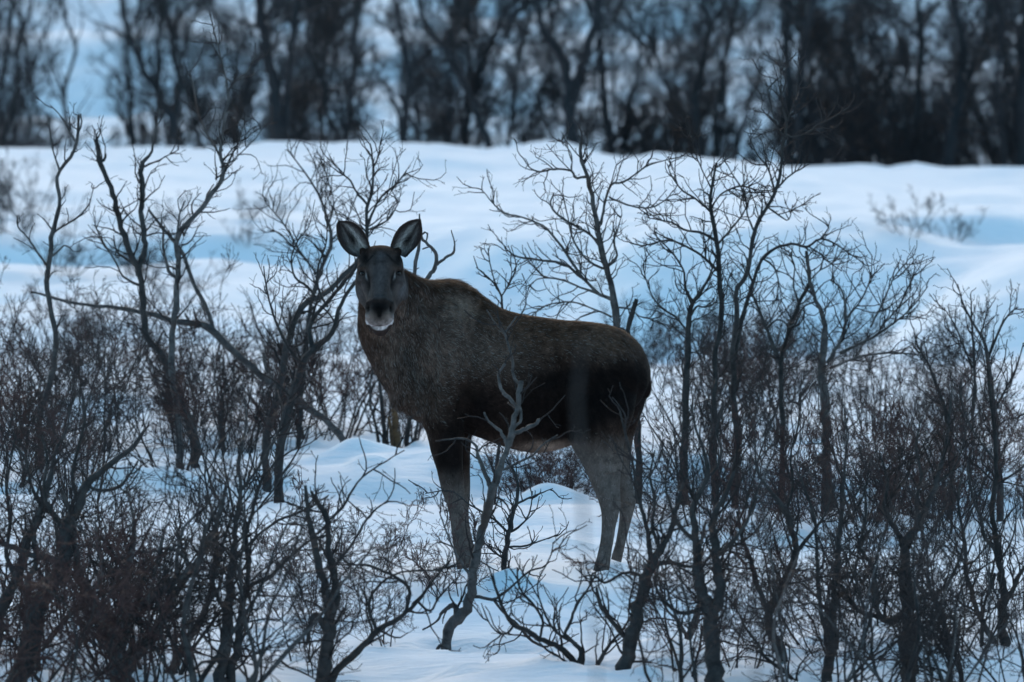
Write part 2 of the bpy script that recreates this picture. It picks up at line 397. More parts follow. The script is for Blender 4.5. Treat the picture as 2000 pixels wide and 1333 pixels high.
# ---- procedural prototypes: shrub with its own stems and crown
def proto(name, seed, h, nst, mats, spread=0.55, n1=8, n2=6, n3=5, n4=0, r0=0.012, lean=0.0, l1=0.38, l2=0.2, l3=0.1, rt=0.0015, up=0.10, jit=0.14, t0=0.15, a0=0.06, sides=5):
    g = np.random.default_rng(seed)
    stems = []
    for i in range(nst):
        az = 2*math.pi*(i+g.uniform(-0.3, 0.3))/nst
        a = g.uniform(0.15, 1.0)*spread
        d = np.array([math.cos(az)*math.sin(a)+lean, math.sin(az)*math.sin(a), math.cos(a)])
        d /= np.linalg.norm(d)
        p = np.array([math.cos(az)*a0, math.sin(az)*a0, -0.12]); pts = [p]; hh = h*g.uniform(0.7, 1.05)
        n = 12
        for k in range(1, n):
            d = unit(d+g.normal(size=3)*jit*0.6+np.array([0, 0, 0.05])); p = p+d*(hh+0.12)/(n-1); pts.append(p)
        rs = r0*g.uniform(0.45, 1.2)*(np.linspace(1, 0.16, n)**0.9)*g.uniform(0.9, 1.1, n)
        stems.append((np.array(pts), rs))
    C = np.array([s[0] for s in stems]); R = np.array([s[1] for s in stems])
    meshes = []
    for i in range(nst):
        V, Q = tubes(C[i:i+1], R[i:i+1], sides); meshes.append(new_mesh('stem' if nst > 1 else 'trunk', V, Q))
    spec = [dict(cnt=n1, length=(l1*h*0.5, l1*h), ang=(0.35, 1.0), t0=t0, t1=0.98, n=7, up=up, jit=jit*1.2, rr=0.55, rtip=rt*1.1, rmax=r0*0.6, k=4),
            dict(cnt=n2, length=(l2*h*0.4, l2*h), ang=(0.35, 1.05), t0=0.15, t1=1.0, n=5, up=up, jit=jit*1.3, rr=0.65, rtip=rt, rmax=r0*0.35, k=3),
            dict(cnt=n3, length=(l3*h*0.4, l3*h), ang=(0.35, 1.1), t0=0.1, t1=1.0, n=4, up=up*0.6, jit=jit*1.4, rr=0.75, rtip=rt*0.85, rmax=r0*0.25, k=3)]
    if n4: spec.append(dict(cnt=n4, length=(0.015, 0.05), ang=(0.5, 1.2), t0=0.1, t1=1.0, n=3, up=0.05, jit=0.2, rr=0.8, rtip=rt*0.8, rmax=r0*0.2, k=3))
    V, Q = merge(twigs_from(g, C, R, spec, np.zeros(3)))
    crown = new_mesh('crown', V, Q)
    for m_ in meshes: m_.materials.append(mats[0])
    crown.materials.append(mats[1])
    return dict(name=name, stems=meshes, crown=crown, sname='stem' if nst > 1 else 'trunk')

def put(pr, x, y, rz, s, label, cat, group, tilt=(0, 0), sink=0.0):
    r = empty(pr['name'], (x, y, gz(x, y)-sink))
    if y < 52: WELLS.append((x, y, 0.16*s, 0.05*s))
    r.rotation_euler = (tilt[0], tilt[1], rz); r.scale = (s, s, s)
    tag(r, label, cat, group)
    for m_ in pr['stems']: link(pr['sname'], m_, None, r)
    link('crown', pr['crown'], None, r)
    return r


# ------------------------------------------------------------------ the trees and shrubs whose limbs the photo shows one by one
DG = (M_DARK, M_TWIG); GG = (M_GREY, M_TWIG); PG = (M_PALE, M_DARK)
SPARSE = recipe(3.0, (0.10, 0.30), 7, (0.04, 0.14), 10)
MED = recipe(5.5, (0.15, 0.45), 8, (0.05, 0.2), 10)
DENSE = recipe(8, (0.18, 0.55), 9, (0.06, 0.22), 8)

traced('birch_shrub', 'slender pale grey birch, leftmost of the tall bare stems left of the moose', 'shrub', 'tall bare birches left of the moose', [
    [(78, 820, 15), (92, 765, 15), (105, 714, 14), (108, 657, 13), (101, 616, 12), (91, 552, 12), (98, 494, 11), (103, 450, 11), (117, 400, 9), (112, 345, 9), (127, 322, 8), (150, 281, 7), (154, 225, 6)],
    [(116, 332, 5), (106, 300, 4), (101, 281, 4), (95, 230, 3)],
    [(108, 452, 5), (130, 438, 5), (150, 426, 5), (168, 408, 4), (176, 394, 3), (184, 362, 2)],
    [(92, 520, 6), (75, 497, 5), (52, 462, 4), (36, 445, 4), (34, 420, 4)],
    [(150, 281, 6), (132, 250, 4), (118, 226, 3), (98, 205, 2)],
    [(152, 262, 5), (160, 240, 4), (158, 222, 3)],
    [(100, 500, 6), (112, 492, 5), (125, 480, 4), (136, 484, 3)]], 43.0, GG, SPARSE, 11, wscale=0.86)
traced('birch_shrub', 'dark broken topped birch snag leaning left, left of the moose', 'shrub', 'tall bare birches left of the moose', [
    [(380, 862, 22), (344, 760, 20), (311, 690, 17), (287, 657, 16), (282, 619, 15), (277, 569, 15), (270, 525, 15), (257, 501, 15), (251, 487, 14), (236, 442, 13), (225, 397, 12), (214, 360, 12), (197, 322, 11), (193, 300, 10), (187, 272, 9)],
    [(270, 525, 14), (277, 505, 14), (283, 480, 13), (277, 431, 12), (279, 375, 12), (276, 325, 12), (292, 305, 7), (300, 280, 5), (307, 244, 4), (311, 212, 3)],
    [(280, 326, 6), (300, 318, 4), (325, 306, 3), (349, 293, 2)],
    [(193, 322, 8), (204, 312, 7), (207, 300, 5)],
    [(268, 520, 7), (245, 505, 5), (228, 490, 4), (222, 460, 3)],
    [(276, 560, 6), (240, 540, 5), (226, 512, 4), (205, 480, 4), (185, 440, 3)]], 44.0, DG, MED, 12, wscale=0.86)
traced('birch_shrub', 'tall crooked birch left of the moose whose forked crown reaches above the snow ridge', 'shrub', 'tall bare birches left of the moose', [
    [(345, 800, 17), (336, 740, 16), (334, 687, 15), (339, 636, 14), (344, 586, 14), (348, 535, 13), (346, 470, 13), (358, 446, 12), (375, 428, 11), (413, 383, 11), (436, 345, 11), (434, 315, 9), (430, 300, 8), (434, 262, 7), (439, 233, 7), (446, 188, 6), (437, 131, 4), (424, 82, 3), (409, 22, 2)],
    [(430, 305, 6), (420, 285, 5), (405, 262, 5), (386, 217, 4), (379, 172, 4), (371, 142, 3)],
    [(438, 338, 7), (452, 305, 5), (465, 281, 4), (476, 244, 3), (480, 214, 2)],
    [(444, 190, 5), (452, 169, 4), (470, 150, 4), (484, 139, 3), (499, 109, 3), (499, 86, 2)],
    [(400, 402, 5), (405, 380, 4), (418, 360, 3)],
    [(346, 470, 8), (348, 440, 6), (352, 415, 4), (362, 392, 3)],
    [(434, 320, 5), (450, 318, 4), (470, 300, 3), (500, 270, 2), (520, 240, 2)],
    [(348, 545, 9), (330, 530, 8), (322, 500, 7), (318, 470, 5), (322, 440, 4)]], 43.5, GG, MED, 13, wscale=0.86)
traced('birch_shrub', 'bare bush with a dark V forked stem rising behind the left ear of the moose', 'shrub', 'birch bushes behind the moose head', [
    [(520, 860, 18), (540, 780, 17), (557, 700, 16), (567, 653, 15), (580, 615, 14), (600, 590, 13), (640, 570, 12), (670, 540, 12), (700, 508, 11), (717, 469, 9), (716, 405, 8), (727, 375, 7), (729, 319, 5), (723, 280, 4)],
    [(717, 400, 6), (694, 372, 5), (682, 350, 4), (657, 334, 3)],
    [(718, 440, 7), (736, 398, 5), (755, 375, 5), (774, 360, 4), (794, 334, 3)],
    [(717, 450, 5), (740, 440, 4), (762, 425, 4), (781, 390, 2)],
    [(620, 585, 8), (600, 560, 6), (575, 540, 5), (570, 500, 4), (590, 455, 3)],
    [(729, 330, 4), (742, 300, 3), (748, 288, 2)]], 42.5, DG, DENSE, 14, wscale=0.86)
traced('birch_shrub', 'thick elbow shaped birch limb left of the moose neck', 'shrub', 'birch bushes behind the moose head', [
    [(545, 900, 20), (560, 820, 19), (575, 760, 18), (592, 712, 17), (612, 682, 16), (640, 662, 12), (655, 640, 11), (658, 610, 10), (678, 575, 9), (700, 545, 8)],
    [(612, 682, 12), (604, 650, 10), (612, 620, 10), (640, 590, 9), (665, 560, 9), (690, 528, 8), (705, 508, 7)],
    [(592, 712, 9), (570, 690, 7), (548, 650, 6), (532, 610, 5), (520, 560, 4), (515, 520, 3)],
    [(640, 600, 6), (620, 560, 5), (622, 520, 4), (636, 480, 3), (640, 440, 2)]], 41.0, DG, MED, 15, wscale=0.86)
traced('birch_shrub', 'fine twigged pale birch spray left of the moose ears with the snow ridge behind', 'shrub', 'birch bushes behind the moose head', [
    [(600, 640, 10), (622, 540, 9), (648, 470, 8), (634, 412, 6), (615, 367, 5), (593, 334, 4), (560, 292, 2)],
    [(640, 440, 6), (652, 400, 4), (640, 350, 3), (625, 310, 2)],
    [(622, 540, 6), (585, 490, 5), (555, 439, 4), (517, 394, 2)],
    [(600, 510, 5), (570, 480, 4), (545, 455, 3), (522, 450, 2)],
    [(648, 470, 6), (672, 440, 4), (690, 400, 3), (700, 370, 2)]], 46.0, DG, DENSE, 16, wscale=0.86)
traced('dead_branch', 'pair of broken curled grey sticks standing just behind the moose neck', 'shrub', None, [
    [(893, 760, 10), (880, 690, 10), (835, 620, 9), (806, 575, 9), (810, 529, 8), (816, 490, 7), (820, 470, 6), (819, 418, 3)],
    [(815, 590, 10), (834, 545, 9), (850, 522, 9), (852, 500, 8), (845, 485, 7), (830, 473, 6), (822, 460, 5), (835, 455, 4), (833, 470, 3)],
    [(854, 517, 6), (870, 504, 6), (886, 494, 5), (888, 475, 3), (881, 450, 2)],
    [(825, 487, 3), (842, 482, 3), (846, 488, 3)]], 39.5, GG, [dict(cnt=-3, length=(0.02, 0.06), ang=(0.6, 1.2), t0=0.6, t1=1.0, n=3, rr=0.5, k=4)], 17, extend=False)
traced('birch_shrub', 'broken topped birch trunk with long sprays of branches above the back of the moose', 'shrub', 'sharp birches behind the moose back', [
    [(1218, 900, 22), (1212, 760, 19), (1207, 680, 17), (1205, 635, 17), (1197, 567, 15), (1187, 527, 14), (1177, 493, 13), (1167, 439, 12), (1158, 395, 11), (1151, 355, 10), (1143, 331, 9), (1133, 304, 9), (1134, 280, 7)],
    [(1148, 345, 6), (1126, 348, 6), (1116, 334, 5), (1082, 331, 5), (1055, 336, 4), (1035, 328, 3), (1025, 314, 2)],
    [(1173, 439, 7), (1182, 395, 6), (1194, 361, 6), (1214, 358, 5), (1241, 341, 4), (1265, 324, 4), (1308, 311, 2)],
    [(1190, 385, 5), (1221, 399, 4), (1265, 407, 4), (1298, 392, 3), (1315, 372, 2)],
    [(1177, 488, 7), (1150, 456, 6), (1123, 442, 5), (1089, 419, 5), (1075, 399, 4), (1082, 378, 3)],
    [(1197, 584, 9), (1170, 574, 8), (1136, 540, 7), (1099, 486, 6), (1062, 442, 5), (1011, 422, 4), (981, 415, 4), (940, 370, 2)],
    [(1145, 550, 7), (1103, 517, 6), (1048, 507, 5), (1005, 500, 4), (985, 480, 2)],
    [(1180, 525, 6), (1150, 510, 5), (1120, 470, 4), (1108, 420, 3), (1100, 380, 2)],
    [(1204, 601, 5), (1231, 604, 4), (1250, 618, 3), (1290, 628, 2)],
    [(1187, 520, 8), (1205, 500, 6), (1200, 470, 3), (1215, 420, 2)],
    [(1116, 334, 4), (1115, 300, 3), (1090, 270, 2)],
    [(1195, 620, 5), (1150, 600, 4), (1110, 590, 4), (1060, 600, 3), (1030, 625, 2)],
    [(1170, 575, 6), (1130, 560, 5), (1090, 545, 4), (1050, 545, 3), (1035, 560, 2)]], 42.0, (M_GREY, M_TWIG), recipe(7.5, (0.12, 0.42), 8, (0.05, 0.2), 9, rb=0.005), 18, wscale=0.86)
traced('birch_shrub', 'short thick snapped birch stub just above the moose rump', 'shrub', None, [
    [(1248, 900, 16), (1240, 740, 14), (1228, 665, 13), (1226, 645, 12), (1234, 615, 11), (1243, 583, 9)],
    [(1226, 650, 6), (1210, 640, 5), (1195, 642, 4)]], 41.6, DG, SPARSE, 19, wscale=0.86)
traced('birch_shrub', 'small bare sapling standing behind the dip of the moose back', 'shrub', None, [
    [(985, 700, 7), (980, 600, 6), (978, 575, 5), (960, 545, 4), (938, 535, 3), (925, 500, 2)],
    [(978, 580, 4), (995, 555, 4), (1008, 520, 3), (998, 480, 2)],
    [(970, 560, 3), (958, 520, 3), (953, 485, 2)],
    [(992, 560, 3), (1000, 530, 2), (990, 505, 2)]], 41.0, (M_TWIG, M_TWIG), recipe(5, (0.08, 0.25), 7, (0.04, 0.12), 12), 20, wscale=0.86)
traced('birch_shrub', 'many stemmed birch with a wide fan of branches right of the moose rump', 'shrub', 'sharp birches right of the moose', [
    [(1336, 900, 18), (1340, 780, 16), (1342, 700, 15), (1347, 621, 13), (1352, 594, 10), (1373, 564, 7), (1386, 540, 5), (1400, 500, 3)],
    [(1352, 594, 8), (1340, 565, 6), (1335, 530, 5), (1318, 500, 4), (1290, 470, 3), (1275, 455, 2)],
    [(1395, 880, 16), (1396, 760, 14), (1398, 689, 13), (1410, 621, 12), (1405, 537, 12), (1400, 469, 10), (1388, 409, 9), (1390, 368, 7), (1400, 318, 5)],
    [(1398, 470, 7), (1370, 455, 6), (1340, 450, 5), (1310, 435, 4), (1262, 425, 2)],
    [(1404, 530, 7), (1370, 500, 6), (1335, 480, 5), (1300, 470, 4), (1247, 484, 2)],
    [(1390, 415, 6), (1360, 390, 5), (1330, 370, 4), (1310, 340, 3), (1303, 320, 2)],
    [(1400, 480, 6), (1430, 445, 5), (1450, 420, 4), (1468, 380, 3)],
    [(1345, 650, 6), (1320, 620, 5), (1290, 600, 4), (1270, 570, 3), (1255, 520, 2)],
    [(1388, 409, 5), (1408, 380, 4), (1440, 365, 4), (1470, 370, 3), (1490, 400, 2)],
    [(1390, 370, 4), (1370, 330, 3), (1355, 290, 2), (1345, 240, 2)],
    [(1347, 621, 6), (1360, 600, 5), (1380, 600, 4), (1400, 590, 3)]], 41.5, (M_DARK, M_TWIG), recipe(8, (0.12, 0.42), 9, (0.05, 0.2), 8, rb=0.005), 21, wscale=0.86)
traced('birch_shrub', 'tallest dark birch right of the moose, one limb arching out to the right', 'shrub', 'sharp birches right of the moose', [
    [(1440, 880, 17), (1432, 760, 15), (1433, 689, 14), (1440, 631, 13), (1437, 571, 12), (1457, 540, 11), (1474, 453, 10), (1500, 402, 9), (1514, 375, 8), (1525, 326, 7), (1529, 285, 6), (1536, 240, 5), (1525, 187, 4), (1525, 124, 2)],
    [(1434, 700, 11), (1447, 638, 11), (1454, 609, 10), (1466, 570, 9), (1478, 531, 8), (1490, 505, 8), (1511, 487, 7), (1545, 477, 6), (1579, 482, 6), (1602, 467, 5), (1633, 477, 4), (1657, 494, 3), (1687, 514, 2)],
    [(1532, 262, 5), (1550, 268, 4), (1578, 259, 4), (1600, 242, 3), (1623, 232, 3), (1660, 208, 2)],
    [(1516, 370, 5), (1540, 345, 4), (1565, 330, 3), (1580, 322, 2)],
    [(1514, 375, 5), (1500, 330, 4), (1478, 300, 3), (1460, 260, 2)],
    [(1532, 270, 4), (1515, 240, 3), (1505, 200, 3), (1495, 160, 2)],
    [(1534, 245, 4), (1548, 210, 3), (1556, 170, 2), (1560, 120, 2)],
    [(1474, 453, 5), (1460, 420, 4), (1455, 380, 4), (1430, 340, 3), (1418, 318, 2)],
    [(1500, 405, 5), (1520, 420, 4), (1540, 430, 3), (1548, 400, 2)],
    [(1490, 505, 5), (1510, 520, 4), (1520, 550, 3), (1516, 590, 2)],
    [(1602, 467, 4), (1618, 445, 3), (1606, 425, 2)],
    [(1580, 482, 4), (1600, 495, 3), (1615, 510, 3), (1645, 530, 2)],
    [(1525, 187, 3), (1535, 160, 2), (1533, 120, 2)]], 42.3, DG, recipe(8, (0.12, 0.42), 9, (0.05, 0.2), 8, rb=0.005), 22, wscale=0.86)
traced('birch_shrub', 'crooked birch stem with a kinked top right of the tallest birch', 'shrub', 'sharp birches right of the moose', [
    [(1530, 900, 14), (1527, 780, 12), (1525, 715, 11), (1540, 650, 10), (1562, 589, 9), (1582, 548, 8), (1578, 515, 7), (1575, 491, 6)],
    [(1525, 715, 9), (1511, 677, 9), (1491, 626, 8), (1480, 600, 6), (1468, 570, 4)],
    [(1562, 592, 5), (1550, 560, 4), (1552, 520, 3), (1540, 490, 2)],
    [(1582, 548, 4), (1600, 530, 3), (1625, 515, 3), (1645, 490, 2)],
    [(1500, 640, 5), (1520, 625, 4), (1545, 640, 3)]], 42.8, DG, MED, 23, wscale=0.86)
traced('birch_shrub', 'bush with a clubbed stem and fine shoots fanning right over the blue bank', 'shrub', 'sharp birches right of the moose', [
    [(1615, 900, 24), (1612, 800, 22), (1608, 720, 20), (1610, 670, 16), (1612, 636, 12), (1602, 600, 10), (1592, 582, 9), (1580, 540, 8), (1578, 500, 7)],
    [(1615, 710, 9), (1640, 670, 8), (1652, 630, 7), (1650, 590, 5), (1640, 560, 4), (1622, 548, 3)],
    [(1640, 690, 8), (1680, 672, 6), (1720, 650, 5), (1760, 620, 4), (1790, 590, 3), (1812, 560, 2)],
    [(1655, 620, 5), (1680, 590, 4), (1700, 545, 3), (1703, 500, 2)],
    [(1700, 640, 5), (1725, 590, 4), (1745, 545, 3), (1768, 515, 2)],
    [(1720, 640, 4), (1755, 600, 4), (1775, 560, 3), (1785, 530, 2)],
    [(1620, 720, 7), (1670, 700, 6), (1720, 690, 5), (1780, 692, 4), (1820, 700, 2)],
    [(1592, 590, 5), (1570, 600, 4), (1555, 630, 3), (1540, 640, 2)]], 42.6, (M_GREY, M_TWIG), recipe(8, (0.12, 0.5), 8, (0.05, 0.2), 10, up=0.16, rb=0.005), 24, wscale=0.86)
traced('birch_shrub', 'upright whippy bush with budded shoots standing at the right beside the deep blue hollow', 'shrub', 'sharp birches right of the moose', [
    [(1955, 950, 16), (1945, 850, 14), (1942, 800, 13), (1935, 740, 12), (1927, 683, 9), (1912, 650, 7), (1895, 620, 5), (1880, 590, 4), (1871, 555, 2)],
    [(1930, 700, 7), (1945, 660, 6), (1960, 630, 5), (1975, 610, 3), (1990, 600, 2)],
    [(1900, 820, 9), (1905, 760, 7), (1903, 700, 6), (1900, 650, 5), (1898, 610, 4), (1896, 575, 2)],
    [(1900, 720, 5), (1880, 670, 4), (1862, 630, 3), (1845, 603, 2)],
    [(1915, 660, 4), (1925, 620, 3), (1930, 600, 2)],
    [(1942, 800, 6), (1965, 760, 5), (1985, 720, 4), (2000, 670, 3)],
    [(1860, 900, 12), (1846, 800, 9), (1825, 740, 7), (1808, 700, 5), (1790, 670, 4), (1785, 640, 2)]], 41.8, (M_DARK, M_TWIG), recipe(6, (0.12, 0.4), 8, (0.05, 0.2), 14, up=0.2, rb=0.0045), 25, wscale=0.86)
traced('fallen_branch', 'long bare grey limb lying slantwise across the thicket left of the moose', 'branch', None, [
    [(665, 850, 14), (600, 795, 14), (520, 740, 15), (470, 700, 14), (430, 662, 14), (400, 635, 15), (370, 632, 13), (330, 625, 11), (285, 612, 10), (230, 602, 8), (150, 593, 6), (60, 570, 4)],
    [(420, 655, 9), (402, 600, 9), (380, 560, 8), (360, 500, 7), (330, 460, 6), (290, 410, 5)],
    [(545, 762, 7), (520, 720, 6), (515, 690, 5)]], 44.4, GG, [dict(cnt=-3, length=(0.1, 0.3), ang=(0.5, 1.2), t0=0.1, t1=1.0, n=5, rr=0.4, k=4), dict(cnt=-6, length=(0.04, 0.12), ang=(0.5, 1.2), t0=0.1, t1=1.0, n=4, rr=0.6)], 26, extend=False)
traced('dead_stump', 'short yellowish brown stump standing on the snow bank left of the moose forelegs', 'stump', None, [
    [(777, 895, 20), (776, 870, 20), (773, 840, 17), (771, 812, 14), (770, 790, 12)], [(768, 893, 9), (764, 850, 8), (760, 815, 6)]], 44.6,
    (mat_bark('ochre_bark', (0.035, 0.02, 0.012), (0.12, 0.065, 0.03), 10), M_TWIG), [dict(cnt=-3, length=(0.03, 0.1), ang=(0.5, 1.2), t0=0.3, t1=1.0, n=3, rr=0.4, k=4)], 27, wscale=0.86)

traced('birch_shrub', 'thin dark upright stems standing either side of the ochre stump', 'shrub', None, [
    [(752, 900, 9), (750, 850, 8), (746, 790, 7), (740, 730, 5), (745, 690, 3)], [(742, 893, 7), (735, 840, 6), (722, 780, 4), (728, 720, 3)],
    [(792, 893, 10), (796, 850, 9), (803, 800, 7), (800, 740, 5)], [(806, 890, 7), (812, 850, 6), (822, 790, 4)], [(760, 893, 5), (757, 840, 4), (763, 790, 3)]], 44.9, DG, recipe(4, (0.1, 0.35), 6, (0.05, 0.2), 0), 28)

# nearer plants, softened by the lens
traced('birch_shrub', 'pale crooked young birch with a hooked stub, standing before the moose belly', 'shrub', None, [
    [(872, 1284, 26), (870, 1256, 24), (881, 1223, 27), (908, 1198, 28), (919, 1165, 24), (925, 1118, 22), (939, 1053, 21), (952, 995, 21), (964, 955, 21), (975, 922, 17), (990, 879, 15), (1000, 838, 14), (1010, 800, 12), (1015, 765, 13), (1019, 746, 10)],
    [(892, 1213, 14), (890, 1188, 15), (878, 1186, 11), (863, 1198, 8), (852, 1216, 5), (825, 1232, 4)],
    [(868, 1262, 10), (856, 1266, 9), (850, 1280, 6), (840, 1276, 4)],
    [(962, 962, 12), (948, 925, 10), (938, 900, 9), (928, 872, 7), (910, 858, 5), (880, 858, 4), (850, 862, 3)],
    [(975, 922, 7), (1010, 906, 6), (1040, 890, 5), (1062, 868, 4), (1090, 850, 3)],
    [(995, 872, 11), (1004, 850, 11), (1022, 840, 10), (1040, 832, 10), (1055, 820, 8)],
    [(1012, 800, 8), (995, 778, 9), (982, 765, 8), (974, 742, 7), (976, 725, 6), (987, 712, 7)],
    [(1015, 750, 8), (1004, 738, 7), (1000, 700, 6), (990, 665, 5), (984, 650, 5), (966, 630, 4), (950, 605, 3)],
    [(986, 652, 4), (1000, 630, 4), (1010, 618, 3)],
    [(992, 868, 8), (975, 840, 7), (955, 825, 6), (945, 805, 4)],
    [(1000, 838, 8), (1018, 820, 7), (1014, 790, 6), (1010, 770, 5)],
    [(925, 1130, 9), (900, 1100, 7), (880, 1060, 5), (870, 1035, 4), (858, 1000, 3)],
    [(919, 1165, 10), (945, 1168, 9), (964, 1172, 8), (990, 1155, 6), (1030, 1120, 5), (1060, 1110, 4)],
    [(964, 1172, 7), (985, 1200, 6), (1010, 1220, 6), (1035, 1250, 7), (1070, 1265, 5), (1090, 1230, 3)]], 32.3, GG, recipe(3.0, (0.12, 0.4), 5, (0.05, 0.18), 6), 31, depth_amp=0.05, extend=False, wscale=0.82)
traced('birch_shrub', 'small upright twiggy sapling with budded sprigs between the fore and hind legs of the moose', 'shrub', None, [
    [(985, 1125, 11), (985, 1085, 10), (995, 1040, 9), (1003, 1000, 8), (1012, 965, 7), (1008, 930, 5), (990, 900, 3)],
    [(1010, 985, 5), (1030, 975, 4), (1055, 965, 3), (1080, 955, 2)],
    [(995, 1045, 5), (970, 1020, 5), (940, 1000, 4), (915, 985, 3), (880, 960, 3), (830, 965, 2)],
    [(998, 1040, 5), (1020, 1025, 4), (1035, 1000, 3), (1040, 960, 2)],
    [(990, 1075, 5), (1015, 1070, 4), (1050, 1060, 3), (1090, 1045, 2)],
    [(987, 1100, 4), (965, 1080, 4), (945, 1060, 3), (925, 1030, 2)]], 35.0, (M_DARK, M_TWIG), recipe(7, (0.08, 0.3), 7, (0.04, 0.14), 12, rb=0.004), 32)
traced('birch_shrub', 'blurred forked birch rising from the bottom edge left of the hooked birch', 'shrub', 'near birches along the bottom edge', [
    [(628, 1340, 32), (632, 1300, 30), (638, 1255, 26), (646, 1194, 24), (634, 1150, 17), (624, 1110, 15), (613, 1060, 13), (602, 1006, 10), (596, 950, 6)],
    [(648, 1200, 16), (657, 1160, 15), (648, 1100, 14), (640, 1050, 12), (638, 1013, 11), (622, 985, 8), (606, 960, 5)],
    [(650, 1322, 17), (675, 1296, 15), (703, 1270, 14), (740, 1230, 12), (776, 1212, 9), (816, 1176, 7), (850, 1130, 5), (880, 1095, 4)],
    [(790, 1200, 8), (800, 1165, 7), (790, 1140, 7), (750, 1118, 6), (715, 1105, 5), (682, 1103, 4), (660, 1080, 3)],
    [(640, 1240, 11), (612, 1200, 10), (598, 1262, 8)],
    [(736, 1232, 7), (720, 1190, 6), (735, 1150, 5), (780, 1120, 4), (850, 1115, 4), (900, 1100, 3)],
    [(638, 1020, 6), (670, 990, 5), (700, 940, 4), (740, 910, 3), (790, 880, 2)],
    [(650, 1110, 7), (690, 1060, 5), (720, 1010, 4), (760, 980, 3), (800, 990, 2)],
    [(816, 1176, 6), (840, 1195, 5), (860, 1165, 4), (893, 1130, 3)]], 30.8, DG, recipe(4.5, (0.12, 0.42), 6, (0.05, 0.2), 6), 33, wscale=1.0)
traced('birch_shrub', 'massive dark leaning birch stem at the bottom left corner', 'shrub', 'near birches along the bottom edge', [
    [(30, 1345, 46), (47, 1296, 42), (72, 1194, 38), (96, 1145, 36), (120, 1104, 32), (127, 1031, 27), (152, 995, 20), (167, 951, 18), (203, 915, 13), (254, 879, 9), (290, 830, 5)],
    [(72, 1210, 22), (50, 1150, 16), (70, 1100, 12), (65, 1040, 9), (80, 990, 6)],
    [(120, 1104, 16), (90, 1090, 13), (50, 1080, 12), (0, 1060, 10), (-40, 1050, 8)],
    [(127, 1040, 12), (100, 1000, 10), (85, 960, 8), (92, 900, 6), (80, 850, 4)],
    [(155, 990, 9), (140, 940, 8), (150, 880, 6), (165, 820, 5), (160, 770, 3)],
    [(170, 950, 8), (200, 960, 7), (240, 945, 6), (270, 900, 4)]], 30.6, DG, recipe(5, (0.15, 0.5), 6, (0.05, 0.2), 4), 34, wscale=1.0)
traced('birch_shrub', 'dark slanting birch stem cut by the left edge of the picture', 'shrub', 'near birches along the bottom edge', [
    [(-20, 1345, 26), (0, 1187, 22), (29, 1133, 19), (54, 1053, 17), (80, 995, 14), (98, 933, 11), (105, 886, 8), (130, 840, 5), (135, 790, 3)],
    [(29, 1133, 10), (10, 1080, 9), (20, 1020, 8), (12, 960, 6), (20, 900, 4), (30, 850, 3)],
    [(80, 995, 7), (60, 950, 6), (50, 900, 5), (20, 860, 4)]], 31.8, DG, recipe(5, (0.15, 0.5), 6, (0.05, 0.2), 4), 35, wscale=1.0)
traced('birch_shrub', 'thick grey leaning trunk with a long slanting limb, bottom left of the picture', 'shrub', 'near birches along the bottom edge', [
    [(235, 1345, 40), (226, 1280, 36), (207, 1220, 30), (174, 1165, 24), (154, 1125, 20), (145, 1067, 15), (140, 1010, 10), (120, 960, 6)],
    [(232, 1290, 20), (255, 1205, 18), (290, 1170, 17), (326, 1147, 16), (373, 1114, 14), (406, 1060, 11), (428, 1006, 8), (440, 950, 5)],
    [(246, 1296, 26), (280, 1262, 24), (308, 1230, 21), (333, 1176, 17), (362, 1130, 14), (391, 1093, 12), (400, 1040, 8), (430, 980, 5)],
    [(238, 1270, 16), (245, 1180, 15), (250, 1110, 13), (262, 1050, 9), (258, 1000, 6), (245, 950, 4)],
    [(373, 1114, 8), (355, 1085, 8), (330, 1070, 7), (300, 1078, 6), (265, 1078, 5)],
    [(345, 1130, 9), (347, 1075, 8), (360, 1030, 6), (385, 1000, 5), (390, 950, 3)],
    [(174, 1165, 8), (200, 1120, 7), (190, 1070, 6), (185, 1010, 4)]], 30.7, (M_GREY, M_TWIG), recipe(5, (0.15, 0.5), 6, (0.05, 0.2), 4), 36, wscale=1.0)
traced('birch_shrub', 'slanting stem ending in a dark root knob on the snow at the bottom left', 'shrub', 'near birches along the bottom edge', [
    [(322, 1322, 22), (340, 1300, 20), (359, 1262, 17), (378, 1232, 15), (395, 1212, 14), (408, 1170, 12), (417, 1130, 11), (430, 1085, 9), (438, 1053, 7), (455, 1000, 4)],
    [(395, 1212, 5), (420, 1225, 4), (440, 1210, 3)],
    [(417, 1130, 5), (450, 1100, 4), (475, 1060, 3), (480, 1010, 2)]], 31.5, GG, recipe(4, (0.12, 0.42), 6, (0.05, 0.2), 6), 37, extend=False, wscale=1.0)
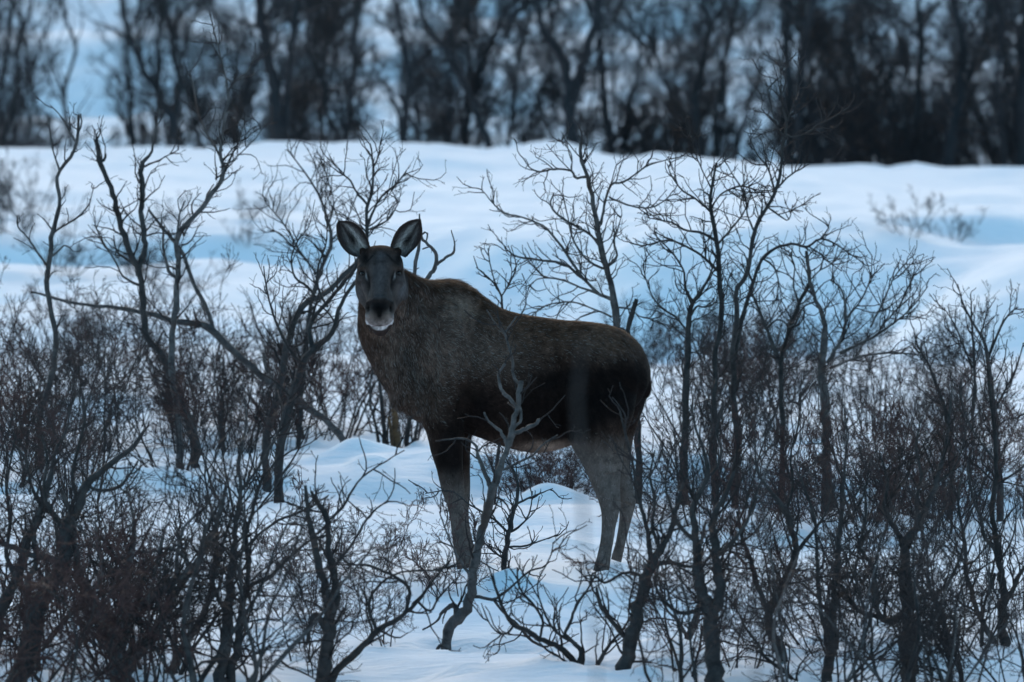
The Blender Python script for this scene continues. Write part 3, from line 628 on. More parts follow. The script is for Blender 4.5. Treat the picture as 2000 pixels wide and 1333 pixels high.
traced('birch_shrub', 'dark double stemmed birch with a long limb reaching toward the middle, bottom left', 'shrub', 'near birches along the bottom edge', [
    [(425, 1350, 30), (431, 1310, 27), (440, 1260, 24), (442, 1212, 22), (447, 1160, 18), (453, 1104, 16), (458, 1060, 12), (460, 1024, 10), (470, 960, 8), (465, 900, 7), (480, 840, 5), (478, 780, 3)],
    [(448, 1300, 20), (460, 1285, 18), (470, 1220, 16), (478, 1158, 12), (500, 1140, 10), (525, 1129, 9), (560, 1095, 7), (600, 1060, 5), (640, 1045, 3)],
    [(478, 1158, 10), (485, 1100, 9), (480, 1050, 8), (492, 1000, 7), (510, 940, 6), (540, 900, 5), (560, 850, 4), (580, 810, 3)],
    [(442, 1200, 9), (420, 1160, 8), (415, 1110, 7), (425, 1050, 6), (410, 990, 5), (400, 930, 4), (405, 870, 3)],
    [(470, 960, 6), (500, 920, 5), (540, 850, 5), (560, 790, 4), (575, 740, 3)],
    [(453, 1104, 7), (490, 1060, 6), (540, 1020, 5), (590, 1000, 4), (640, 970, 3)]], 31.0, DG, recipe(5, (0.15, 0.5), 6, (0.05, 0.2), 5), 38, wscale=1.0)
traced('birch_shrub', 'curved thin limbed bush reaching right along the bottom below the hind legs of the moose', 'shrub', 'near birches along the bottom edge', [
    [(1150, 1350, 15), (1142, 1320, 13), (1120, 1290, 13), (1090, 1266, 12), (1054, 1249, 11), (1030, 1235, 10), (1005, 1222, 9), (985, 1195, 7), (968, 1150, 5), (955, 1110, 3)],
    [(1128, 1310, 10), (1136, 1275, 9), (1118, 1255, 8), (1104, 1240, 7), (1115, 1215, 6), (1128, 1180, 6), (1150, 1150, 4), (1158, 1120, 3)],
    [(1054, 1249, 6), (1060, 1215, 5), (1040, 1180, 5), (1015, 1150, 4), (1010, 1110, 3)],
    [(1118, 1255, 5), (1085, 1235, 5), (1060, 1190, 4), (1050, 1140, 3), (1075, 1090, 3), (1080, 1060, 2)],
    [(1150, 1340, 10), (1168, 1300, 9), (1190, 1262, 6), (1215, 1235, 5), (1240, 1190, 3)],
    [(1005, 1222, 5), (985, 1240, 4), (960, 1225, 3), (940, 1180, 2)]], 31.0, DG, recipe(6, (0.12, 0.42), 7, (0.05, 0.2), 6), 39, wscale=1.0)
traced('birch_shrub', 'thick blurred grey trunk leaning right, below and right of the moose hind legs', 'shrub', 'near birches along the bottom edge', [
    [(1205, 1350, 34), (1218, 1315, 32), (1226, 1285, 30), (1237, 1240, 28), (1247, 1200, 26), (1258, 1150, 24), (1272, 1110, 20), (1290, 1075, 16), (1308, 1045, 13), (1318, 1010, 11), (1326, 980, 8), (1340, 930, 5)],
    [(1270, 1115, 12), (1268, 1060, 10), (1258, 1010, 9), (1245, 960, 7), (1235, 900, 5), (1222, 850, 4), (1210, 800, 3)],
    [(1290, 1075, 8), (1275, 1030, 7), (1280, 980, 6), (1270, 930, 5), (1280, 880, 3)],
    [(1260, 1130, 8), (1230, 1118, 7), (1200, 1130, 6), (1180, 1140, 5), (1160, 1125, 4), (1130, 1130, 2)],
    [(1272, 1105, 9), (1310, 1100, 8), (1350, 1108, 6), (1400, 1100, 4)],
    [(1232, 1260, 10), (1200, 1220, 9), (1172, 1180, 8), (1165, 1150, 5)]], 30.9, DG, recipe(6, (0.15, 0.5), 7, (0.05, 0.2), 5), 40, wscale=1.0)
traced('birch_shrub', 'heavy blurred dark fork topped birch, right of the thick grey leaning trunk', 'shrub', 'near birches along the bottom edge', [
    [(1400, 1350, 36), (1396, 1300, 33), (1392, 1260, 31), (1388, 1212, 29), (1380, 1180, 26), (1370, 1150, 22), (1363, 1090, 19), (1358, 1040, 16), (1355, 995, 13), (1368, 960, 11), (1384, 930, 10), (1375, 880, 7), (1360, 840, 5), (1350, 790, 4)],
    [(1392, 1220, 22), (1402, 1180, 22), (1403, 1130, 20), (1398, 1080, 17), (1392, 1024, 15), (1405, 990, 12), (1420, 960, 10), (1430, 930, 8), (1440, 880, 5)],
    [(1384, 930, 7), (1400, 915, 6), (1410, 880, 5), (1400, 840, 4), (1415, 790, 3)],
    [(1360, 1060, 9), (1330, 1030, 8), (1310, 990, 6), (1300, 940, 5), (1310, 890, 3)],
    [(1398, 1090, 9), (1430, 1060, 8), (1460, 1020, 6), (1480, 960, 4), (1500, 920, 3)],
    [(1380, 1180, 10), (1340, 1200, 8), (1300, 1180, 7), (1280, 1140, 5), (1290, 1100, 4)]], 30.6, DG, recipe(6, (0.15, 0.5), 7, (0.05, 0.2), 5), 41, wscale=1.0)
traced('birch_shrub', 'slanting stem ending in a pale brown knob, below the moose hind legs', 'shrub', 'near birches along the bottom edge', [
    [(1315, 1303, 24), (1330, 1280, 20), (1344, 1255, 18), (1358, 1215, 16), (1366, 1183, 14), (1372, 1130, 11), (1366, 1080, 8), (1380, 1020, 5)],
    [(1344, 1255, 6), (1330, 1220, 6), (1305, 1195, 5), (1290, 1160, 4)]], 32.0, (M_GREY, M_TWIG), recipe(5, (0.12, 0.42), 6, (0.05, 0.2), 5), 42, extend=False, wscale=1.0)
traced('birch_shrub', 'straight dark stem with a Y fork low down, bottom right', 'shrub', 'near birches along the bottom edge', [
    [(1612, 1350, 24), (1618, 1320, 22), (1624, 1275, 20), (1627, 1240, 18), (1630, 1180, 13), (1633, 1120, 12), (1638, 1070, 11), (1642, 1031, 10), (1645, 980, 8), (1650, 920, 6), (1655, 860, 4), (1650, 800, 3)],
    [(1626, 1250, 12), (1608, 1215, 9), (1600, 1160, 9), (1597, 1100, 8), (1595, 1050, 7), (1588, 1000, 6), (1570, 950, 5), (1550, 900, 3)],
    [(1630, 1180, 7), (1655, 1150, 6), (1670, 1120, 5), (1680, 1060, 4)],
    [(1642, 1031, 5), (1670, 1000, 5), (1690, 960, 4), (1700, 900, 3)]], 31.0, DG, recipe(6, (0.15, 0.45), 7, (0.05, 0.2), 5), 43, wscale=1.0)
traced('birch_shrub', 'leaning birch with a bare stubby foot and a dense dark crown, bottom right', 'shrub', 'near birches along the bottom edge', [
    [(1530, 1294, 20), (1522, 1262, 20), (1504, 1234, 18), (1506, 1190, 17), (1522, 1158, 18), (1545, 1115, 16), (1555, 1075, 14), (1545, 1030, 12), (1533, 995, 12), (1518, 975, 9), (1504, 959, 7), (1480, 920, 5), (1475, 860, 3)],
    [(1506, 1200, 12), (1480, 1150, 11), (1470, 1100, 9), (1450, 1050, 7), (1440, 1000, 5)],
    [(1533, 1000, 7), (1550, 950, 6), (1545, 890, 5), (1560, 830, 4), (1565, 770, 3)],
    [(1555, 1080, 8), (1580, 1050, 7), (1610, 1010, 5), (1630, 950, 3)]], 31.9, DG, recipe(7, (0.15, 0.5), 7, (0.05, 0.2), 5), 44, extend=False, wscale=1.0)
traced('birch_shrub', 'broad V shaped birch with a thick straight lower trunk, right of the lower right stems', 'shrub', 'near birches along the bottom edge', [
    [(1780, 1350, 34), (1776, 1290, 32), (1776, 1230, 30), (1773, 1180, 27), (1772, 1140, 24), (1768, 1090, 20), (1770, 1060, 18), (1798, 1020, 16), (1815, 980, 13), (1830, 944, 11), (1838, 905, 9), (1850, 860, 7), (1856, 800, 5), (1862, 740, 3)],
    [(1768, 1070, 14), (1752, 1035, 12), (1736, 1013, 10), (1728, 985, 8), (1735, 940, 6), (1720, 890, 4)],
    [(1775, 1195, 16), (1740, 1215, 14), (1718, 1200, 12), (1712, 1160, 10), (1707, 1111, 9), (1690, 1085, 8), (1678, 1067, 8), (1688, 1035, 7), (1693, 1006, 6), (1690, 950, 4)],
    [(1725, 1210, 10), (1690, 1200, 9), (1665, 1180, 8), (1645, 1150, 7), (1620, 1120, 5)],
    [(1774, 1180, 12), (1810, 1165, 10), (1845, 1150, 8), (1870, 1110, 6), (1885, 1060, 4)],
    [(1798, 1020, 8), (1790, 980, 7), (1800, 930, 6), (1790, 870, 5), (1800, 820, 3)],
    [(1830, 944, 6), (1860, 920, 5), (1880, 880, 4), (1890, 820, 3)]], 31.0, DG, recipe(7, (0.15, 0.5), 7, (0.05, 0.2), 5), 45, wscale=1.0)
traced('birch_shrub', 'tall smooth wavy stem with a second thin stem beside its foot, at the far right', 'shrub', 'near birches along the bottom edge', [
    [(1966, 1272, 22), (1961, 1240, 20), (1960, 1200, 19), (1962, 1160, 17), (1955, 1110, 14), (1950, 1080, 13), (1943, 1030, 12), (1939, 1000, 11), (1943, 960, 11), (1947, 920, 10), (1946, 880, 9), (1944, 840, 8), (1935, 780, 6), (1930, 720, 4)],
    [(1954, 1280, 14), (1935, 1240, 12), (1917, 1212, 12), (1900, 1160, 10), (1888, 1118, 9), (1886, 1070, 8), (1881, 1031, 7), (1872, 980, 5), (1880, 930, 4)],
    [(1920, 1215, 7), (1928, 1170, 6), (1945, 1120, 5)],
    [(1950, 1080, 8), (1925, 1050, 7), (1915, 1010, 6), (1898, 960, 5), (1890, 900, 4)],
    [(1945, 900, 6), (1920, 870, 5), (1895, 830, 5), (1880, 790, 4), (1878, 740, 3)],
    [(1960, 1190, 8), (1990, 1130, 8), (2010, 1090, 6), (2020, 1020, 4)],
    [(1943, 950, 6), (1975, 930, 5), (2000, 910, 5), (2020, 880, 3)]], 32.4, DG, recipe(6, (0.15, 0.5), 7, (0.05, 0.2), 8), 46, wscale=1.0)

# two shoots close to the lens, dissolved by the shallow focus
NR = [dict(cnt=-4, length=(0.05, 0.16), ang=(0.3, 0.8), t0=0.5, t1=1.0, n=5, up=0.2, rr=0.4, rmax=0.0015, k=4)]
traced('willow_shoot', 'wholly blurred upright shoot near the camera, dim against the rump of the moose', 'shoot', None, [
    [(1165, 1390, 10), (1150, 1200, 9), (1140, 1000, 13), (1130, 880, 17), (1128, 780, 19), (1134, 700, 15), (1140, 660, 8)]], 11.5, DG, NR, 51, depth_amp=0.02, wscale=0.6)
traced('willow_shoot', 'wholly blurred upright shoot near the camera, dim against the right thicket', 'shoot', None, [
    [(1475, 1390, 10), (1490, 1150, 10), (1494, 950, 14), (1497, 850, 12), (1500, 800, 6)]], 12.5, DG, NR, 52, depth_amp=0.02, wscale=0.6)

# ------------------------------------------------------------------ background trees on and behind the ridge
BR = [dict(cnt=-2.6, length=(0.6, 1.9), ang=(0.4, 1.1), t0=0.12, t1=1.0, n=8, up=0.12, jit=0.2, rr=0.5, rtip=0.006, rmax=0.05, rmin=0.012, k=4),
      dict(cnt=-4.0, length=(0.25, 0.9), ang=(0.4, 1.1), t0=0.12, t1=1.0, n=6, up=0.08, jit=0.22, rr=0.65, rtip=0.005, rmin=0.008, k=3),
      dict(cnt=-5.0, length=(0.12, 0.45), ang=(0.4, 1.1), t0=0.1, t1=1.0, n=4, up=0.04, jit=0.2, rr=0.8, rtip=0.004, k=3)]
FG = (M_FAR, M_FAR)
def btree(label, stems, d, seed, spec=BR, group='tall birches behind the snow ridge'):
    return traced('birch_tree', label, 'tree', group, stems, d, FG, spec, seed, depth_amp=0.5, part='trunk', wscale=0.8)
def thin(spec, f):
    o = []
    for i, l in enumerate(spec):
        l = dict(l); l['cnt'] = l['cnt']*(f if i < 2 else 1); o.append(l)
    return o
btree('twin curved dark birch trunks at the far left edge', [
    [(2, 300, 15), (8, 262, 15), (22, 230, 14), (32, 185, 13), (38, 140, 12), (32, 100, 11), (49, 52, 10), (62, 10, 8), (70, -60, 6), (75, -180, 3)],
    [(2, 176, 14), (8, 140, 13), (15, 105, 12), (22, 50, 10), (24, -10, 8), (20, -120, 4)], [(30, 190, 8), (60, 150, 7), (75, 110, 5), (90, 60, 4)]], 120, 61, thin(BR, .8))
btree('thin S curved birch trunk over the low dark fallen limbs at the left', [
    [(140, 300, 12), (138, 260, 11), (128, 220, 10), (128, 170, 10), (140, 130, 9), (150, 100, 9), (140, 65, 8), (125, 20, 6), (120, -60, 4), (122, -150, 2)],
    [(128, 190, 6), (112, 150, 5), (98, 110, 4), (90, 60, 3)]], 119, 62, thin(BR, .7))
btree('dark birch with a long slanting trunk crossing to the upper left', [
    [(262, 300, 20), (260, 270, 19), (254, 230, 14), (256, 180, 11), (252, 140, 8), (245, 60, 5), (240, -40, 3)],
    [(350, 296, 22), (342, 262, 20), (330, 222, 18), (312, 185, 17), (292, 155, 16), (275, 125, 15), (262, 90, 14), (252, 55, 13), (243, 20, 12), (235, -40, 9), (230, -140, 5)],
    [(275, 120, 9), (270, 60, 8), (275, 10, 7), (270, -50, 5)]], 118.5, 63, thin(BR, .7))
btree('dark wavy birch trunk between the slanting birch and the paired straight trunks', [
    [(356, 300, 16), (353, 270, 16), (345, 240, 15), (346, 200, 15), (352, 165, 15), (344, 130, 14), (337, 97, 13), (335, 65, 11), (327, 37, 10), (322, 0, 9), (330, -60, 7), (335, -150, 3)],
    [(340, 60, 7), (355, 30, 7), (378, 0, 5), (400, -40, 4)]], 119.5, 64, thin(BR, .7))
btree('pair of heavy straight dark trunks rising together, the thickest at the left', [
    [(546, 300, 38), (544, 270, 34), (541, 235, 32), (536, 188, 31), (530, 150, 30), (525, 112, 29), (519, 75, 28), (514, 45, 27), (508, 0, 24), (500, -60, 18), (498, -200, 8)],
    [(560, 296, 24), (559, 240, 20), (560, 200, 18), (562, 169, 18), (568, 130, 17), (570, 94, 17), (574, 60, 17), (576, 20, 16), (586, -40, 12), (590, -160, 5)],
    [(514, 45, 12), (530, 20, 10), (548, -10, 8), (560, -60, 5)], [(525, 110, 10), (500, 80, 8), (480, 40, 6), (470, 0, 4)],
    [(574, 60, 9), (600, 30, 7), (640, 10, 5), (680, 5, 3)]], 118, 65, thin(BR, .8))
btree('crooked thin birch right of the pair of heavy trunks', [
    [(668, 295, 13), (655, 255, 13), (636, 215, 12), (640, 175, 11), (622, 140, 11), (606, 110, 10), (600, 70, 8), (606, 20, 7), (600, -60, 5)],
    [(640, 180, 6), (670, 165, 5), (690, 140, 4), (700, 105, 3)]], 121, 66, thin(BR, .8))
btree('dark upright birch with a V of upper limbs above the moose ears', [
    [(789, 295, 22), (790, 260, 19), (793, 210, 18), (799, 165, 18), (797, 130, 16), (789, 90, 14), (783, 60, 13), (777, 30, 12), (770, -20, 9), (768, -140, 5)],
    [(785, 275, 14), (781, 225, 12), (770, 200, 11), (762, 176, 10), (750, 162, 9), (740, 150, 7), (736, 140, 4)],
    [(799, 170, 10), (811, 125, 9), (835, 105, 8), (860, 90, 7), (880, 85, 5), (920, 75, 3)],
    [(822, 282, 12), (812, 255, 11), (800, 225, 11)]], 118.5, 67, BR)
btree('long diagonal birch trunk leaning left behind the moose back', [
    [(958, 300, 22), (950, 270, 20), (935, 232, 19), (920, 195, 18), (909, 165, 17), (894, 135, 16), (879, 105, 16), (862, 85, 15), (845, 67, 14), (832, 42, 12), (822, 18, 11), (812, -30, 9), (805, -120, 5)],
    [(864, 86, 10), (880, 60, 10), (893, 42, 9), (905, 25, 8), (914, -10, 7), (920, -70, 4)],
    [(880, 108, 7), (900, 85, 6), (930, 75, 5), (960, 70, 3)]], 119, 68, BR)
btree('massive dark twisted birch with a dense crown straight above the moose back', [
    [(1118, 300, 34), (1115, 260, 31), (1112, 220, 29), (1111, 187, 29), (1112, 165, 26), (1104, 130, 24), (1092, 100, 24), (1076, 80, 20), (1062, 60, 16), (1050, 20, 12), (1040, -50, 7)],
    [(1112, 190, 22), (1130, 150, 22), (1149, 94, 24), (1160, 62, 24), (1171, 37, 22), (1168, 0, 18), (1172, -50, 12), (1176, -160, 6)],
    [(1072, 78, 8), (1040, 85, 7), (1015, 75, 6), (990, 90, 4)], [(1165, 55, 10), (1150, 20, 10), (1135, -20, 8)]], 118.5, 69, thin(BR, 0.7))
btree('dark slender birch just right of the massive twisted birch', [
    [(1196, 305, 22), (1190, 270, 20), (1182, 225, 18), (1180, 180, 17), (1176, 131, 16), (1174, 90, 14), (1172, 40, 12), (1180, -40, 8)],
    [(1215, 305, 14), (1226, 260, 12), (1230, 200, 11), (1246, 150, 9), (1250, 90, 7), (1260, 20, 5)]], 120.5, 70, thin(BR, 0.8))
btree('crowded dark birch left of the double trunked birch', [
    [(1372, 312, 22), (1366, 270, 20), (1358, 220, 18), (1357, 187, 17), (1365, 150, 16), (1375, 112, 15), (1381, 80, 14), (1386, 49, 12), (1376, 10, 10), (1370, -60, 6)],
    [(1386, 60, 8), (1400, 30, 7), (1420, 0, 5)], [(1400, 316, 14), (1395, 270, 12), (1400, 215, 11), (1410, 160, 9), (1405, 100, 6)]], 119, 71, thin(BR, 1.1))
btree('double trunked dark birch right of centre, its two trunks close together', [
    [(1545, 330, 26), (1542, 262, 24), (1540, 205, 22), (1540, 150, 20), (1537, 100, 18), (1536, 56, 17), (1542, 10, 15), (1545, -60, 10)],
    [(1566, 330, 26), (1560, 270, 25), (1560, 220, 25), (1563, 169, 24), (1566, 120, 24), (1572, 75, 22), (1580, 35, 20), (1586, 0, 18), (1592, -70, 10)],
    [(1575, 60, 9), (1600, 30, 8), (1640, 18, 6), (1680, 20, 4)]], 118, 72, thin(BR, 1.2))
btree('tall dark birch with a limb arching left toward the double trunked birch', [
    [(1788, 328, 22), (1787, 300, 20), (1788, 250, 18), (1791, 187, 18), (1795, 140, 18), (1799, 94, 18), (1797, 60, 18), (1795, 28, 16), (1790, -20, 12), (1785, -120, 6)],
    [(1797, 80, 10), (1780, 60, 9), (1760, 40, 8), (1730, 25, 7), (1695, 15, 5), (1660, 10, 4)]], 119, 73, thin(BR, 1.3))
btree('thick leaning black birch second from the right edge', [
    [(1852, 330, 34), (1855, 290, 30), (1862, 240, 28), (1872, 190, 26), (1877, 140, 24), (1877, 94, 22), (1872, 50, 18), (1862, 10, 15), (1855, -60, 9)],
    [(1872, 195, 12), (1890, 150, 12), (1905, 110, 10), (1925, 60, 8), (1935, 0, 6)]], 118, 74, thin(BR, 1.35))
btree('very thick black birch filling the right edge', [
    [(1998, 335, 46), (1996, 290, 42), (1990, 240, 36), (1994, 190, 34), (1998, 140, 30), (1995, 90, 26), (2000, 40, 20), (2004, -40, 12)],
    [(1962, 332, 16), (1958, 270, 14), (1950, 210, 13), (1945, 150, 11), (1955, 90, 8), (1950, 20, 6)]], 118.5, 75, thin(BR, 1.35))

# ------------------------------------------------------------------ the undergrowth, shrub by shrub
g = np.random.default_rng(99)
TH = [proto('birch_shrub', 201+i, h, ns, mats, spread=sp, n1=n1, n2=n2, n3=n3, n4=n4, r0=r0, l1=0.62, l2=0.30, l3=0.14, rt=rt, up=0.09, jit=0.19)
      for i, (h, ns, mats, sp, n1, n2, n3, n4, r0, rt) in enumerate([
        (0.95, 7, (M_DARK, M_RED), 0.7, 5, 4, 3, 0, 0.009, 0.0021),
        (0.80, 8, (M_DARK, M_RED), 0.8, 5, 4, 3, 0, 0.008, 0.0021),
        (1.00, 5, (M_DARK, M_TWIG), 0.7, 5, 4, 3, 1, 0.010, 0.0020),
        (1.10, 4, (M_DARK, M_RED), 0.6, 5, 4, 3, 1, 0.011, 0.0020),
        (1.15, 3, (M_DARK, M_TWIG), 0.6, 6, 4, 3, 1, 0.013, 0.0020),
        (0.55, 5, (M_TWIG, M_RED), 0.7, 6, 4, 3, 2, 0.005, 0.0017),
      ])]
TALL = proto('birch_shrub', 231, 1.6, 3, (M_DARK, M_TWIG), spread=0.5, n1=7, n2=4, n3=3, n4=1, r0=0.022, l1=0.40, l2=0.2, l3=0.1, rt=0.0021, jit=0.24, up=0.06)
WHIP = [proto('birch_shrub', 241+i, h, 9, (M_DARK, M_TWIG), spread=0.55, n1=5, n2=4, n3=2, n4=2, r0=0.0075, l1=0.4, l2=0.2, l3=0.1, rt=0.0019, up=0.16, jit=0.2, a0=0.12) for i, h in enumerate((1.05, 1.25))]
NEAR = [proto('birch_shrub', 301+i, h, ns, mats, spread=sp, n1=n1, n2=n2, n3=n3, n4=1, r0=r0, l1=0.62, l2=0.32, l3=0.16, rt=0.0020, up=0.05, jit=0.22)
      for i, (h, ns, mats, sp, n1, n2, n3, r0) in enumerate([
        (1.25, 3, (M_DARK, M_TWIG), 0.7, 8, 5, 3, 0.017),
        (1.05, 3, (M_GREY, M_TWIG), 0.8, 8, 5, 3, 0.013),
        (0.85, 4, (M_DARK, M_RED), 0.8, 7, 5, 3, 0.010),
        (1.15, 2, (M_DARK, M_TWIG), 0.9, 10, 5, 3, 0.020)])]

ORD = 'first second third fourth fifth sixth seventh eighth ninth tenth eleventh twelfth thirteenth fourteenth fifteenth sixteenth seventeenth eighteenth nineteenth twentieth'.split()
def ordinal(i, n):
    if i == 0: return 'leftmost'
    if i == n-1: return 'rightmost'
    if i < (n+1)//2: return ORD[i]+' from the left'
    return ('second' if n-1-i == 1 else ORD[n-1-i])+' from the right'
def scatter(protos, n, pxr, dr, smin, smax, label, group, cat='shrub', weight=None, mind=0.0, tilt=0.15):
    """n separate plants; label is (look, place) and each plant says where it stands in its row"""
    pts = []; tries = 0
    while len(pts) < n and tries < n*60:
        tries += 1
        d = g.uniform(*dr); px = g.uniform(*pxr)
        if weight is not None and g.uniform() > weight(px, d): continue
        x = (px-1000)/F*d
        if any((x-a)**2+(d-b)**2 < mind*mind for a, b in pts): continue
        pts.append((x, d))
    pts.sort(key=lambda q: q[0]/q[1])
    look, place = label
    for i, (x, d) in enumerate(pts):
        pr = protos[int(g.integers(len(protos)))]
        put(pr, x, d, g.uniform(0, 6.28), g.uniform(smin, smax), '%s, %s %s' % (look, ordinal(i, len(pts)), place), cat, group, (g.uniform(-tilt, tilt), g.uniform(-tilt, tilt)))
# left thicket, behind the near birches
scatter(TH[:3], 13, (-60, 690), (44.4, 50), 0.8, 1.2, ('brownish fine twigged shrub', 'in the thicket left of the moose'), 'brownish thicket shrubs left of the moose', mind=0.3)
scatter(TH[2:5]+[TALL], 5, (-60, 600), (43.8, 49), 0.8, 1.15, ('taller dark shrub', 'of those above the left thicket'), 'taller shrubs in the left thicket', mind=0.35)
scatter(TH[:3], 8, (440, 815), (44.8, 48), 0.6, 0.85, ('low shrub', 'on the bank left of the moose chest'), 'low shrubs left of the moose chest', mind=0.3)
scatter(TH[:2], 5, (760, 1180), (45.0, 48), 0.3, 0.45, ('low dark shrub', 'seen under the moose belly'), 'low shrubs under the moose belly')
scatter([TH[5]], 5, (1020, 1190), (41.9, 42.9), 0.8, 1.1, ('little bare shrub', 'on the blue bank between the moose legs'), 'little shrubs on the blue bank')
# right thicket
scatter(TH[:3], 13, (1265, 2060), (44.6, 50), 0.75, 1.1, ('brownish fine twigged shrub', 'in the thicket right of the moose'), 'brownish thicket shrubs right of the moose', mind=0.3)
scatter(TH[2:5]+[TALL], 5, (1300, 1720), (44.3, 49), 0.75, 1.05, ('taller dark shrub', 'of those above the right thicket'), 'taller shrubs in the right thicket', mind=0.35)
scatter(TH[:4], 9, (1290, 2040), (38.6, 43.0), 0.6, 0.95, ('dark twiggy shrub', 'on the snow before the right thicket'), 'shrubs on the open snow at the right', mind=0.35)
scatter([TH[5]], 12, (1230, 1980), (38.0, 43.0), 0.9, 1.3, ('knee high wispy shrub', 'on the snow right of the hind legs'), 'wispy shrubs right of the moose', mind=0.25)
scatter(WHIP, 9, (1275, 2060), (38.5, 47), 0.6, 1.0, ('whippy thin stemmed shrub', 'among the shrubs right of the moose'), 'whippy shrubs right of the moose', mind=0.4)
scatter(WHIP, 6, (-60, 640), (38.5, 47), 0.7, 1.05, ('whippy thin stemmed shrub', 'among the shrubs left of the moose'), 'whippy shrubs left of the moose', mind=0.4)
scatter(WHIP, 5, (1300, 2040), (29.5, 33.5), 0.6, 0.9, ('soft whippy shrub', 'low in front at the bottom right'), 'near whippy shrubs bottom right', mind=0.4)
scatter(WHIP, 5, (-60, 620), (29.5, 33.5), 0.65, 0.95, ('soft whippy shrub', 'low in front at the bottom left'), 'near whippy shrubs bottom left', mind=0.4)
# left middle ground
scatter(TH[:4], 8, (-40, 520), (39.0, 43.2), 0.7, 1.05, ('dark twiggy shrub', 'on the snow before the left thicket'), 'shrubs on the open snow at the left', mind=0.4, weight=lambda px, d: 0.35 if 180 < px < 420 else 1)
# near layer
scatter(NEAR, 13, (-60, 470), (28.6, 32.5), 0.85, 1.2, ('blurred bare shrub', 'among the near birches at bottom left'), 'near shrubs bottom left', mind=0.28)
scatter(NEAR, 12, (1300, 2060), (28.6, 33.0), 0.65, 1.0, ('blurred bare shrub', 'among the near birches at bottom right'), 'near shrubs bottom right', mind=0.28)
scatter(NEAR[1:3], 3, (470, 760), (31.0, 33.0), 0.42, 0.55, ('small soft bare shrub', 'of those left of the hooked birch'), 'small shrubs in front of the moose', mind=0.4)
scatter([TH[5]], 4, (560, 900), (33.0, 35.5), 0.6, 0.9, ('sparse sprig shrub', 'on the snow left of the forelegs'), 'sprigs left of the moose forelegs', mind=0.4)
# far bushes on the lit field
SP = [proto('birch_shrub', 331+i, 1.0, 7, (M_FAR, M_FAR), spread=1.15, n1=5, n2=4, n3=3, r0=0.010, l1=0.5, l2=0.25, l3=0.15, rt=0.003, jit=0.12) for i in range(2)]
p = P(1775, 480, 71.5); put(SP[0], p[0], p[1], 0.4, 0.6, 'pale blurred low fan shaped bush in the blue hollow at the right', 'shrub', None)
p = P(1865, 470, 72.5); put(SP[1], p[0], p[1], 1.4, 0.45, 'faint thin bush just right of the blurred fan shaped bush', 'shrub', None)
scatter(SP, 3, (-40, 70), (78, 84), 0.7, 1.1, ('pale blurred upright bush', 'on the far snow at the left edge'), 'pale bushes at the left edge')
scatter(SP, 6, (150, 560), (76, 80), 0.35, 0.55, ('blurred low bush', 'in the blue band behind the left birches'), 'low bushes in the blue band')
scatter(SP, 7, (-40, 640), (56, 72), 0.6, 1.0, ('small blurred bush', 'on the snow beyond the left thicket'), 'small bushes far left', mind=1)
scatter(SP, 5, (1230, 1640), (52, 64), 0.6, 1.0, ('small blurred bush', 'on the snow beyond the right thicket'), 'small bushes far right', mind=1)

# wood behind the ridge: whole trees and bushes, each its own
def tree_proto(seed, h, ns, r0, n1, n2, n3, t0=0.08, rt=0.005):
    return proto('birch_tree', seed, h, ns, (M_FAR, M_FAR), spread=0.38, n1=n1, n2=n2, n3=n3, r0=r0, l1=0.36, l2=0.16, l3=0.08, rt=rt, jit=0.17, t0=t0, a0=0.12, sides=6)
TR = [tree_proto(401, 6.0, 2, 0.055, 20, 7, 5, rt=.006), tree_proto(402, 5.2, 3, 0.042, 16, 7, 5, rt=.006), tree_proto(403, 6.6, 1, 0.07, 36, 8, 6, rt=.006), tree_proto(404, 4.6, 3, 0.035, 16, 7, 5, rt=.006)]
BU = [proto('birch_shrub', 421+i, 1.9, 7, (M_FAR, M_FAR), spread=0.7, n1=8, n2=6, n3=5, r0=0.024, l1=0.42, l2=0.2, l3=0.1, rt=0.005, jit=0.14) for i in range(2)]
scatter(TR, 8, (-60, 700), (124, 148), 0.8, 1.1, ('slim bare birch', 'in the open left wood'), 'slim birches in the left wood', 'tree', mind=0.8, tilt=0.06)
scatter(TR, 6, (640, 1010), (122, 145), 0.8, 1.1, ('slim bare birch', 'in the wood above the moose head'), 'slim birches in the middle wood', 'tree', mind=0.8, tilt=0.06)
scatter(TR, 22, (1080, 2080), (119.5, 146), 0.85, 1.15, ('dark crowded birch', 'in the dense right wood'), 'crowded birches in the right wood', 'tree', mind=0.6, tilt=0.08)
scatter(BU, 14, (-60, 980), (118, 130), 0.4, 0.75, ('dark bush', 'at the foot of the open left wood'), 'bushes under the left wood', mind=1.0)
scatter(BU, 22, (980, 2080), (117.5, 130), 0.7, 1.05, ('dark dense bush', 'at the foot of the right wood'), 'bushes under the right wood', mind=0.5)
scatter(TR, 26, (-150, 2150), (176, 228), 0.7, 1.1, ('far pale blurred birch', 'on the snowy slope behind the wood'), 'far birches on the slope', 'tree', mind=1.2)
scatter(BU, 12, (-150, 2150), (176, 220), 0.6, 1.0, ('far blurred bush', 'on the snowy slope behind the wood'), 'far bushes on the slope', mind=1.2)

# the wood goes on to both sides of the view
scatter(TR, 7, (-750, -90), (120, 146), 0.85, 1.15, ('bare birch', 'in the wood beyond the left edge of view'), 'birches beyond the left edge', 'tree', mind=0.8, tilt=0.08)
scatter(TR, 8, (2090, 2750), (120, 146), 0.85, 1.15, ('bare birch', 'in the wood beyond the right edge of view'), 'birches beyond the right edge', 'tree', mind=0.8, tilt=0.08)

# ------------------------------------------------------------------ the moose
def PX(px, py, dy=0.0): return P(px, py, D0+dy)
S_ = D0/F      # metres per photo pixel at the moose

